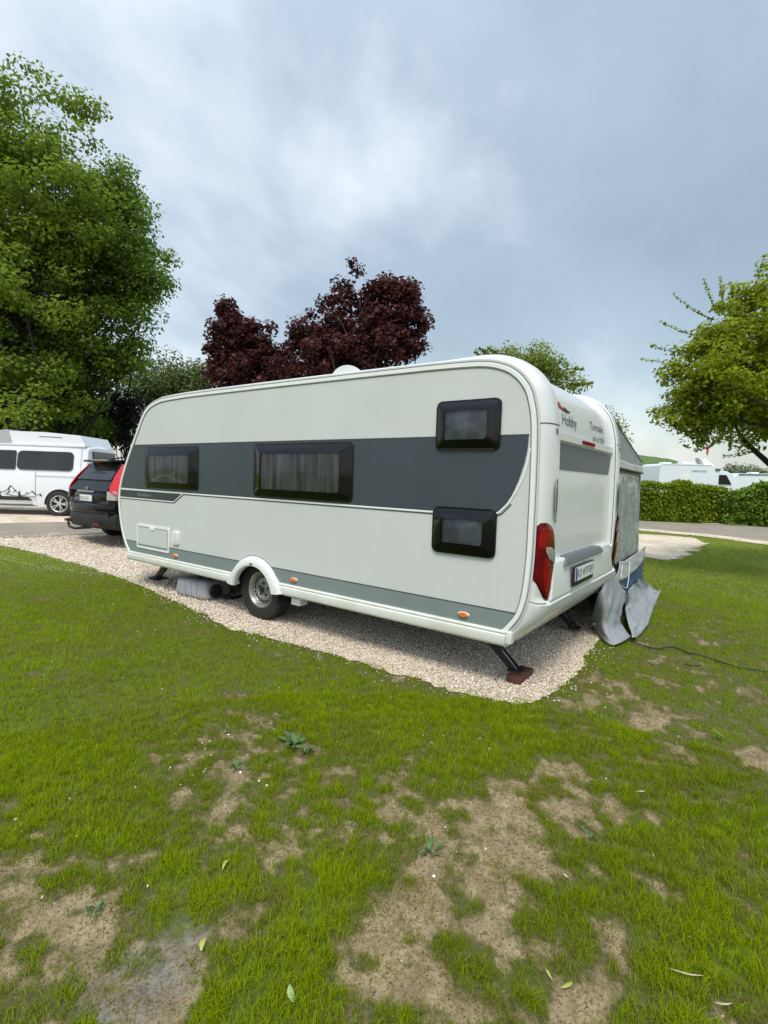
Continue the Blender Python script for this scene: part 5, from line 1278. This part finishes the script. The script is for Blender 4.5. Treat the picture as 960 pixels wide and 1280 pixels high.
def cabrv(t, L, zt):
    # integrated motorhome seen from its cab end: curved front on the right, dark cab window
    prism('body', [(0, .45), (0, zt), (L - 1.3, zt), (L - .95, zt - .05), (L - .50, zt - .35), (L - .2, zt - .95), (L, zt - 1.5), (L, .5)], lambda a, b, h: (a, h, b), 2.2, M['rvwhite'], t, .03)
    prism('windscreen', [(L - .95, zt - .08), (L - .52, zt - .38), (L - .22, zt - .98), (L - .02, zt - 1.5), (L + .02, zt - 1.45), (L - .16, zt - .92), (L - .46, zt - .30), (L - .93, zt - .02)], lambda a, b, h: (a, .12 + h, b), 1.96, M['glass'], t)
    prism('cab_window', [(L - 1.45, zt - .28), (L - 1.02, zt - .28), (L - .66, zt - .85), (L - 1.45, zt - .85)], lambda a, b, h: (a, -.02 - h, b), .03, M['blackgloss'], t)
    prism('side_panel', rrect(.1, L - 2.1, .6, zt - .15, .05), lambda a, b, h: (a, -.008 - h, b), .006, M['gstrip'], t)
    box('roof_awning_case', .0, L - 1.4, -.08, .06, zt - .02, zt + .10, M['gstrip'], t, .03)
    rv_wheels(t, (1.0, L - 1.0))
rv('motorhome', 'long white motorhome standing behind the hedge with small grey lettering', 'motorhome', 823, 893, 29, z_at(580, 850, 29), mh)
rv('caravan', 'low white caravan between the awning and the motorhome, behind the hedge', 'caravan', 752, 825, 33, z_at(583, 800, 33), carav)
rv('camper_van', 'silver grey camper with sloping windscreen showing above the gap in the hedge', 'camper', 850, 928, 31, z_at(588, 905, 31), cabrv)
rv('caravan', 'white caravan roof showing above the right hand shrub', 'caravan', 915, 985, 33, z_at(591, 940, 33), carav)
# a pavilion tent with a red flag beyond
pz = at(881, 573, 60)
pv_ = thing('pavilion_tent', 'white peaked pavilion roof behind the motorhome', 'tent', (pz[0], pz[1], 0), .3)
bm = bmesh.new(); zt = pz[2]
b4 = [bm.verts.new((x, y, 2.6)) for x, y in ((-2.0, -2.0), (2.0, -2.0), (2.0, 2.0), (-2.0, 2.0))]; m4 = [bm.verts.new((x * .35, y * .35, zt - .75)) for x, y in ((-2, -2), (2, -2), (2, 2), (-2, 2))]; tp = bm.verts.new((0, 0, zt))
for i in range(4):
    bm.faces.new((b4[i], b4[(i + 1) % 4], m4[(i + 1) % 4], m4[i])); bm.faces.new((m4[i], m4[(i + 1) % 4], tp))
obj('tent_roof', bm, M['white'], pv_, 0)
for x in (-1.95, 1.95):
    for y in (-1.95, 1.95): tube('tent_pole', [(x, y, 0), (x, y, 2.62)], .03, M['steel'], pv_)
fp = at(882, 570, 62)
fg = thing('flag_pole', 'thin pole with a small red flag above the white motorhomes', 'flag', (fp[0], fp[1], 0))
zt = float(at(882, 556, 62)[2])
tube('pole', [(0, 0, 0), (0, 0, zt)], .045, M['white'], fg, 6)
cloth('flag', [[(0, 0, zt - .1), (.10, -.16, zt - .15), (.24, -.3, zt - .35)], [(0, 0, zt - 1.1), (.08, -.12, zt - 1.2), (.16, -.2, zt - 1.4)]], mat('red flag', (.45, .04, .05), .8), fg, .02, 8, 6, 3)
sd_ = at(874, 578, 40)
dd_ = thing('satellite_dish', 'small grey dish on a pole behind the motorhome roof', 'antenna', (sd_[0], sd_[1], 0))
tube('pole', [(0, 0, 0), (0, 0, sd_[2])], .03, M['steel'], dd_, 6)
bm = bmesh.new(); add_lathe(bm, [(.002, -.1), (.28, -.05), (.42, .03), (.42, .045), (.28, -.03), (.003, -.08)], Matrix.Translation((0, 0, sd_[2])) @ Vector((-.3, -.6, .5)).to_track_quat('Z', 'Y').to_matrix().to_4x4(), 20); obj('dish', bm, M['steel'], dd_)

# ================================================================ HILL AND FAR GROUND
hc = at(735, 600, 190)
HX, HY = np.meshgrid(np.linspace(-150, 150, 160), np.linspace(-90, 110, 90))
dv = np.array([R_[0], R_[1]]); dv /= np.linalg.norm(dv); df = np.array([F_[0], F_[1]]); df /= np.linalg.norm(df)
hh = 15.5 * np.exp(-((np.abs(HX + 3) / 36.0) ** 4.5))  * np.exp(-((HY / 60) ** 2)) + (fbm(HX, HY, 30, 91) - .5) * 1.8 + (fbm(HX, HY, 7, 92) - .5) * .8
hh = hh - 1.6
HP = np.stack([hc[0] + dv[0] * HX + df[0] * HY, hc[1] + dv[1] * HX + df[1] * HY, hh], -1)
a, b = HX.shape; idx = np.arange(a * b).reshape(a, b)
q = np.stack([idx[:-1, :-1], idx[:-1, 1:], idx[1:, 1:], idx[1:, :-1]], -1).reshape(-1, 4)
np_mesh('grassy_hill', HP.reshape(-1, 3), q, M['hill'], smooth=True)['kind'] = 'structure'

# ================================================================ TREES, HEDGES
def leaves(centers, radii, per, size, flat=.55, droop=.2, seed=1):
    r = np.random.default_rng(seed); n = len(centers); k = np.maximum(4, (per * (radii / radii.mean()) ** 2).astype(int)); ci = np.repeat(np.arange(n), k); m = len(ci)
    d = r.normal(size=(m, 3)); d /= np.linalg.norm(d, axis=1)[:, None]; rad = r.random(m) ** .45
    P = centers[ci] + d * rad[:, None] * radii[ci][:, None] * np.array([1, 1, flat])
    # leaf frame: face roughly upward and outward
    nrm = d * .7 + np.array([0, 0, .9]) + r.normal(size=(m, 3)) * .55; nrm /= np.linalg.norm(nrm, axis=1)[:, None]
    t = r.normal(size=(m, 3)); t -= (t * nrm).sum(1)[:, None] * nrm; t /= np.linalg.norm(t, axis=1)[:, None]; b = np.cross(nrm, t)
    s = size * r.uniform(.6, 1.25, m)[:, None]
    V = np.stack([P - t * s * .5, P + b * s * .36 - t * s * .02, P + t * s * .5 - np.array([0, 0, 1]) * s * droop, P - b * s * .36 - t * s * .02], 1)
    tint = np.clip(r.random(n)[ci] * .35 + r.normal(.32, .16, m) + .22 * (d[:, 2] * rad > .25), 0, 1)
    Fc = 4 * np.arange(m)[:, None] + np.array([[0, 1, 2, 3]])
    return V.reshape(-1, 3), Fc, np.repeat(tint, 4)
def in_ellipsoids(E, n, r, shell=.5, jitter=.12):
    """E: (center3, rx along view-right, rz, ry depth); more points near the surface; returns points"""
    vol = np.array([e[1] * e[2] * e[3] for e in E]) ** .8; pick = r.choice(len(E), n, p=vol / vol.sum()); out = np.zeros((n, 3))
    for i, e in enumerate(E):
        s_ = pick == i; m = s_.sum(); d = r.normal(size=(m, 3)); d /= np.linalg.norm(d, axis=1)[:, None]; rad = r.random(m) ** shell * (1 + r.normal(0, jitter, m)).clip(.7, 1.12)
        q_ = d * rad[:, None]
        out[s_] = e[0] + np.outer(q_[:, 0] * e[1], [dv[0], dv[1], 0]) + np.outer(q_[:, 1] * e[3], [df[0], df[1], 0]) + np.outer(q_[:, 2] * e[2], [0, 0, 1])
    return out
def tree(name, label, base_px, depth, ells, ncl, per, lsize, lmat, trunk_r=.25, bark='bark', clr=.9, flat=.55, seed=1, nbranch=26, group=None, cat='tree', shell=.42, base_xy=None, zbase=None, tw=0, brmin=.12):
    """ells: (px,py,rpx,rpy[,extra depth]) silhouettes of the crown's lobes at the given depth"""
    r = np.random.default_rng(seed); sc_ = depth / FPX
    b = at(base_px, 600, depth)
    bx, by = (b[0], b[1]) if base_xy is None else base_xy; bz = float(gz(bx, by)) if zbase is None else zbase
    E = []
    for e_ in ells:
        dz = e_[4] if len(e_) > 4 else 0
        c = at(e_[0], e_[1], depth + dz); k = (depth + dz) / FPX; rx, rz = e_[2] * k, e_[3] * k; E.append((c, rx, rz, .85 * rx))
    t = thing(name, label, cat, (bx, by, bz), 0, group); org = np.array([bx, by, bz])
    C = in_ellipsoids(E, ncl, r, shell) - org; C[:, 2] = np.maximum(C[:, 2], .6)
    rr = clr * r.uniform(.55, 1.25, ncl)
    V, Fc, tn = leaves(C, rr, per, lsize, flat, .2, seed + 1)
    if tw:      # loose twigs of leaves reaching out of the crown
        TC = []
        top = np.array([c for c, *_ in E]); cen = np.average([e_[0] for e_ in E], axis=0) - org
        far_ = C[np.argsort(-np.linalg.norm((C - cen) * np.array([1, 1, 1.1]), axis=1))[:tw]]
        for c in far_:
            d = c - cen; d /= np.linalg.norm(d); d = d + np.array([0, 0, .35]) + r.normal(size=3) * .35; d /= np.linalg.norm(d)
            for k in range(6): TC.append(c + d * (.2 + .14 * k) * clr * 1.1)
        TC = np.array(TC); V2, F2, t2 = leaves(TC, np.full(len(TC), .13 * clr), 9, lsize, .8, .2, seed + 5)
        Fc = np.vstack([Fc, F2 + len(V)]); V = np.vstack([V, V2]); tn = np.concatenate([tn, t2])
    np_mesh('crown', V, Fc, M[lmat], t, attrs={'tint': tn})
    # trunk and limbs
    cmid = np.average([e_[0] for e_ in E], axis=0, weights=[e_[1] * e_[2] for e_ in E]) - org
    top = C[np.argmax(C[:, 2])]
    tp = [np.array([0, 0, -.1]), np.array([0, 0, .3]), cmid * np.array([.08, .08, 0]) + np.array([0, 0, cmid[2] * .45]), cmid * np.array([.5, .5, 1.0]), cmid * np.array([.8, .8, 0]) + np.array([0, 0, cmid[2] + (top[2] - cmid[2]) * .6])]
    tp = catmull(tp, max(.3, cmid[2] / 10)); m = len(tp); rad_ = [max(.02, trunk_r * (1.25 if i == 0 else 1) * (1 - .9 * i / (m - 1))) for i in range(m)]
    bm = bmesh.new(); add_tube(bm, tp, rad_, 10); bmesh.ops.recalc_face_normals(bm, faces=bm.faces); obj('trunk', bm, M[bark], t, 60)
    bm = bmesh.new(); pick = r.choice(ncl, min(nbranch, ncl), replace=False)
    for c in C[pick]:
        h = np.clip((c[2] - .15 * np.hypot(c[0], c[1])) / max(tp[-1][2], .1) * r.uniform(.4, .75), brmin, .9); i = int(h * (m - 1)); p0_ = tp[i]; r0 = rad_[i] * .45
        mid = (p0_ + c) / 2 + r.normal(size=3) * .12 * np.linalg.norm(c - p0_) + np.array([0, 0, -.06]) * np.linalg.norm(c - p0_)
        pts = catmull([p0_, mid, c], np.linalg.norm(c - p0_) / 6); n_ = len(pts)
        add_tube(bm, pts, [max(.008, r0 * (1 - .88 * j / (n_ - 1))) for j in range(n_)], 5, False)
    obj('branches', bm, M[bark], t, 60)
    return t
tree('maple_tree', 'tallest green maple at the left edge with its crown running out of the frame', 22, 23, [(5, 170, 78, 88), (-70, 250, 110, 150), (60, 260, 72, 95), (20, 380, 110, 110), (-60, 440, 110, 80), (95, 150, 26, 45), (10, 470, 85, 66), (25, 500, 40, 36, -3)], 640, 120, .20, 'leafA', .42, 'barkdark', 1.0, .5, 3, 60)
tree('maple_tree', 'green maple with slim dark trunk right of the tallest tree, above the van', 78, 26, [(140, 250, 44, 56), (158, 315, 50, 66), (138, 390, 56, 62), (95, 330, 60, 90), (75, 450, 75, 60), (155, 445, 30, 28), (178, 345, 28, 40)], 440, 110, .19, 'leafB', .22, 'barkdark', .95, .5, 5, 50)
tree('understorey_bush', 'yellowish green bush under the maples directly behind the van roof', 95, 27, [(95, 520, 50, 26), (40, 510, 50, 30), (-20, 515, 60, 30)], 110, 90, .18, 'leafB', .08, 'barkdark', .8, .6, 7, 12, cat='bush')
tree('copper_beech', 'small dark copper leaved tree between the maple and the caravan front', 158, 28, [(155, 518, 20, 30), (168, 512, 16, 22), (142, 505, 14, 20), (155, 548, 20, 24)], 60, 60, .17, 'leafD', .14, 'barkdark', .75, .7, 11, 14)
tree('round_tree', 'rounded mid green tree behind the front roof edge of the caravan', 215, 38, [(218, 474, 48, 36), (195, 495, 44, 34), (245, 490, 36, 32)], 180, 90, .22, 'leafE', .3, 'bark', 1.1, .7, 13, 14)
tree('purple_maple', 'smaller purple leaved maple on the left above the caravan roof', 300, 17.5, [(292, 395, 18, 22), (303, 408, 22, 22), (285, 425, 28, 24), (316, 425, 20, 26), (275, 450, 20, 26), (325, 445, 28, 26), (300, 470, 45, 28), (262, 440, 8, 8), (335, 412, 9, 10), (345, 462, 28, 28)], 230, 75, .14, 'leafP', .16, 'barkdark', .33, .8, 17, 30, shell=.5, tw=12)
tree('purple_maple', 'larger purple leaved maple behind the roof dish of the caravan', 450, 17, [(438, 352, 14, 24), (428, 385, 24, 28), (468, 368, 20, 26), (488, 366, 18, 24), (512, 378, 20, 26), (525, 400, 18, 26), (475, 400, 44, 34), (520, 432, 20, 20), (380, 398, 12, 16), (375, 425, 26, 30), (410, 420, 34, 34), (450, 430, 60, 36), (490, 425, 40, 26), (400, 455, 60, 28)], 430, 72, .14, 'leafP', .2, 'barkdark', .34, .8, 19, 50, shell=.5, tw=18)
tree('spring_tree', 'light green spring tree rising behind the rear roof of the caravan', 655, 21, [(655, 455, 45, 26), (690, 465, 32, 24), (618, 452, 24, 14), (640, 485, 50, 30), (715, 480, 14, 12)], 170, 60, .13, 'leafL', .16, 'bark', .5, .9, 23, 26, shell=.36, tw=40)
tree('dark_conifer_edge', 'dark green bushy tree just above the awning roof', 752, 48, [(745, 552, 26, 42), (757, 562, 18, 34), (735, 580, 36, 25)], 150, 190, .22, 'leafB', .3, 'barkdark', 1.3, .9, 29, 10)
# right-hand tree: its trunk stands outside the picture, a limb arches in
rb = grd(1075, 760)
rt = tree('cherry_tree', 'yellow green tree reaching in from the right edge over the hedge', 1075, 9.0, [(960, 445, 95, 82), (1010, 400, 90, 70), (905, 480, 62, 62), (880, 515, 50, 38), (950, 525, 90, 40), (1060, 450, 110, 110, .6), (880, 440, 40, 35), (1000, 480, 100, 70, 1.2), (960, 470, 90, 70, -.8), (868, 470, 40, 45), (862, 520, 34, 32), (905, 425, 42, 36), (940, 395, 40, 34), (985, 365, 46, 44)], 1150, 56, .080, 'leafR', .14, 'barkdark', .25, .6, 31, 40, base_xy=(rb[0], rb[1]), tw=46, shell=.55, brmin=.6)
bp_ = [at(1040, 640, 9.0), at(985, 600, 9.0), at(945, 565, 9.0), at(925, 545, 9.0), at(915, 520, 9.0), at(905, 495, 9.1)]
limb = tube('limb', [tuple(np.array(p) - np.array([rb[0], rb[1], float(gz(rb[0], rb[1]))])) for p in bp_], [.10, .065, .045, .034, .024, .012], M['barkdark'], rt, 8)
sprays = [((893, 400), (842, 368)), ((880, 420), (826, 402)), ((880, 455), (803, 448)), ((900, 395), (880, 350)), ((905, 385), (900, 348)), ((940, 370), (955, 320)), ((930, 385), (912, 352)), ((885, 480), (835, 500)), ((880, 530), (815, 528)), ((900, 550), (870, 562)), ((950, 560), (905, 570)), ((875, 440), (815, 432))]
TC = []; org = np.array([rb[0], rb[1], float(gz(rb[0], rb[1]))]); bm = bmesh.new()
for (p, q_) in sprays:
    A_ = at(*p, 9.0 + random.uniform(-.5, .5)); B_ = at(*q_, 9.0 + random.uniform(-.5, .5)); n_ = 12
    mid = (A_ + B_) / 2 + np.array([0, 0, -.06]); pts = catmull([A_ - org, mid - org, B_ - org], .12); add_tube(bm, pts, [max(.003, .010 * (1 - j / len(pts))) for j in range(len(pts))], 5, False)
    for t_ in np.linspace(0.05, 1, n_): TC.append((1 - t_) ** 2 * (A_ - org) + 2 * t_ * (1 - t_) * (mid - org) + t_ ** 2 * (B_ - org))
obj('spray_twigs', bm, M['barkdark'], rt, 60)
V, Fc, tn = leaves(np.array(TC), np.full(len(TC), .040), 5, .058, .9, .2, 77)
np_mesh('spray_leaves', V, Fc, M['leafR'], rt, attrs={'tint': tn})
# far trees at the horizon
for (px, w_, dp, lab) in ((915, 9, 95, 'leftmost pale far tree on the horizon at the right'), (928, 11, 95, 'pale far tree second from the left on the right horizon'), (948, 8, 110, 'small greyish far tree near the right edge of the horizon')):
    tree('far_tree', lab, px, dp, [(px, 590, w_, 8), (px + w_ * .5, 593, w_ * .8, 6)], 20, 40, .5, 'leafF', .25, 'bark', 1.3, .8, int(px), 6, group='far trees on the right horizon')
# dense belt behind the left trees so the wood reads as deep
for k, (px, w_, py, hh_, dp) in enumerate(((20, 60, 500, 55, 38), (100, 50, 510, 45, 36), (-60, 60, 500, 60, 40))):
    tree('background_tree', ['dark tree in the wood directly behind the big maple trunk', 'dark tree in the wood behind the slim trunk', 'dark tree in the wood at the far left edge'][k], px, dp, [(px, py, w_, hh_), (px + 20, py + 25, w_, hh_ * .7)], 110, 90, .30, 'leafB', .25, 'barkdark', 1.6, .7, 60 + k, 8, group='dark trees in the wood behind the van')

def hedge(name, label, A, B, depth_, h, lmat, n, lsize, seed, cat='hedge', dip=0.0):
    r = np.random.default_rng(seed); A = np.array(A[:2]); B = np.array(B[:2]); L = np.linalg.norm(B - A); d = (B - A) / L; nn = np.array([-d[1], d[0]])
    if nn @ (A - C_[:2]) < 0: nn = -nn            # away from the camera
    t = thing(name, label, cat, (A[0], A[1], 0)); m = n
    u = r.random(m) * L; face = r.random(m)
    topz = h * (.96 + .14 * (fbm(u, u * 0, .9, seed) - .5) * 2 + .10 * (fbm(u, u * 0, .22, seed + 4) - .5)) - .34 * np.exp(-((u - dip) / 1.0) ** 2)
    s_ = np.where(face < .62, -.02 + .10 * (fbm(u, r.random(m) * 0 + 1, .5, seed + 3) - .5) * 2, r.random(m) * depth_)
    z = np.where(face < .62, r.random(m) * topz, np.where(face < .92, topz, r.random(m) * topz)); s_ = np.where(face > .92, r.random(m) * depth_, s_)
    s_ = s_ + .10 * (fbm(u * 1.0, z * 1.0, .35, seed + 9) - .5) * 3 * (face < .62)
    P = np.stack([d[0] * u + nn[0] * s_, d[1] * u + nn[1] * s_, z], 1) + r.normal(size=(m, 3)) * .05
    C = P; V, Fc, tn = leaves(C, np.full(m, .10), 5, lsize, .9, .3, seed + 2)
    hf = np.clip(.75 + .35 * (V[:, 2] / h - .5), .6, 1.1)
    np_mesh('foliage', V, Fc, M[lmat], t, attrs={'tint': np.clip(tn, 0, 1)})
    # inner twigs
    bm = bmesh.new()
    for k in range(int(L * 4)):
        uu = (k + r.random()) / 4; ss = r.uniform(.2, depth_ - .2); x, y = d[0] * uu + nn[0] * ss, d[1] * uu + nn[1] * ss
        add_tube(bm, [(x, y, 0), (x + r.normal() * .05, y + r.normal() * .05, h * .5), (x + r.normal() * .15, y + r.normal() * .15, h * .92)], [.02, .014, .005], 5, False)
    obj('stems', bm, M['barkdark'], t, 60)
    # closed dark box filling the hedge inside its foliage
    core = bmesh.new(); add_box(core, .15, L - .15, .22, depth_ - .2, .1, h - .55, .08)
    o = obj('inner_core', core, mat('dense hedge interior', (.018, .03, .008), .95, var=.5, vscale=9, bump=1, bscale=30), t)
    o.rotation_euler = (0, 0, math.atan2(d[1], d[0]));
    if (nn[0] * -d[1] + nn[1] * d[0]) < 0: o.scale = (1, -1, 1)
    return t
hA, hB = grd(700, 646.5), grd(906, 655)
hedge('clipped_hedge', 'long clipped hornbeam hedge beyond the far camp road', hA, hB, 1.1, 1.90, 'leafH', 7500, .11, 101, dip=np.linalg.norm(hB[:2] - hA[:2]))
hA, hB = grd(904, 655.5), grd(1120, 668)
hedge('laurel_hedge', 'darker fresh green hedge right of the gap, under the overhanging tree', hA, hB, 1.2, 1.85, 'leafH2', 4800, .15, 102)

# ================================================================ SMALL THINGS ON THE GRASS
def leaf_thing(name, label, px, py, L, W, ang, m, curl=.2, cat='leaf', lift=.012, pitch=0.0):
    g_ = grd(px, py); z = float(ground_z(np.array([g_[0]]), np.array([g_[1]]))[0])
    bm = bmesh.new(); n_ = 8; G = []
    for i in range(n_ + 1):
        t_ = i / n_; w = W * math.sin(math.pi * min(.98, max(.04, t_))) ** .7 / 2; zc_ = lift + curl * L * math.sin(t_ * 2.6) * .5 + pitch * L * t_; yo = .12 * L * math.sin(t_ * 3)
        G.append([bm.verts.new(((t_ - .5) * L, yo - w, zc_ + .15 * w)), bm.verts.new(((t_ - .5) * L, yo, zc_ - .1 * w)), bm.verts.new(((t_ - .5) * L, yo + w, zc_ + .2 * w))])
    for i in range(n_):
        for k in range(2): bm.faces.new((G[i][k], G[i + 1][k], G[i + 1][k + 1], G[i][k + 1]))
    o = obj(name, bm, m, None, 60); o.location = (g_[0], g_[1], z); o.rotation_euler = (0, 0, ang)
    md = o.modifiers.new('thickness', 'SOLIDIFY'); md.thickness = .0008
    return tag(o, label, cat)
ml = mat('fallen yellow green leaf', (.38, .45, .09), .5, var=.25, vscale=40); mt_ = mat('dry tan leaf', (.50, .46, .28), .6, var=.25, vscale=40); mg_ = mat('pale green leaf', (.30, .42, .16), .5, var=.2, vscale=40)
leaf_thing('fallen_leaf', 'curled yellow green leaf on bare soil at the bottom centre right', 708, 1237, .050, .012, 2.7, ml, .35)
leaf_thing('fallen_leaf', 'small bent yellow leaf just left of the curled leaf at the bottom', 686, 1224, .035, .008, .9, ml, .5)
leaf_thing('fallen_leaf', 'yellow green leaf on soil left of centre near the grey mud', 255, 1178, .045, .018, .6, ml, .3)
leaf_thing('fallen_leaf', 'light green leaf standing in grass near the bottom at centre left', 365, 1249, .040, .020, 1.2, mg_, .2, pitch=.5)
leaf_thing('fallen_leaf', 'pale green leaf sticking up from the grass at the right', 899, 925, .075, .030, 1.9, mg_, .2, pitch=.7)
leaf_thing('fallen_leaf', 'narrow tan leaf on the grass right of centre', 800, 990, .065, .014, 2.4, mt_, .2)
leaf_thing('fallen_leaf', 'small yellow leaf in the grass just in front of the gravel tip', 664, 897, .045, .016, 2.9, ml, .2)
leaf_thing('fallen_leaf', 'twisted pale leaf in the grass at the centre left', 283, 1079, .050, .012, .3, ml, .4)
leaf_thing('grass_stalk', 'long pale flattened grass stalk in the lower right corner', 857, 1222, .10, .006, 2.0, mt_, .1, cat='stalk', lift=.03)
leaf_thing('grass_stalk', 'short pale stalk at the very bottom right', 903, 1262, .055, .006, 2.2, mt_, .1, cat='stalk', lift=.03)
leaf_thing('fallen_leaf', 'tiny pale leaf on the bare patch at the centre bottom', 707, 1098, .025, .012, 1.2, mt_, .3)
mw = mat('weed leaf', (.075, .15, .035), .55, var=.35, vscale=30)
lm = None
def weed(px, py, n_, L, label):
    global lm
    g_ = grd(px, py); z = float(ground_z(np.array([g_[0]]), np.array([g_[1]]))[0])
    t = thing('broadleaf_weed', label, 'weed', (g_[0], g_[1], z + .004), 0, 'broadleaf weeds in the lawn')
    if lm is None:
        bm = bmesh.new(); G = []
        for i in range(7):
            t_ = i / 6; w = .16 * math.sin(math.pi * max(.05, min(.97, t_ ** .8))); zc_ = .35 * math.sin(t_ * 2.2)
            G.append([bm.verts.new((t_, -w, zc_ + .06)), bm.verts.new((t_, 0, zc_)), bm.verts.new((t_, w, zc_ + .06))])
        for i in range(6):
            for k in range(2): bm.faces.new((G[i][k], G[i + 1][k], G[i + 1][k + 1], G[i][k + 1]))
        o = obj('leaf', bm, mw, t, 60); lm = o.data; bpy.data.objects.remove(o)
    for k in range(n_):
        o = bpy.data.objects.new('leaf', lm); COL.objects.link(o); o.parent = t; s_ = L * random.uniform(.6, 1.1); o.scale = (s_, s_, s_)
        o.rotation_euler = (random.uniform(-.2, .2), random.uniform(-.3, .1), 6.283 * k / n_ + random.uniform(-.3, .3)); o.location = (random.uniform(-.02, .02), random.uniform(-.02, .02), 0)
weed(368, 930, 12, .10, 'largest dark green weed rosette, on the soil left of centre')
weed(383, 938, 9, .08, 'weed rosette touching the largest one on its right')
weed(293, 957, 7, .055, 'small round leaved weed left of the largest weed')
weed(282, 911, 6, .05, 'small weed on the pebbly soil behind the other weeds')
weed(540, 1066, 8, .06, 'weed beside the bare patch at the centre of the lawn')
weed(118, 1137, 7, .05, 'small weed on the bare sandy soil at the left')
weed(738, 1046, 6, .045, 'little weed in the lawn right of the large bare patch')
weed(432, 1073, 4, .03, 'tiny weed in the thick grass at the lower centre')
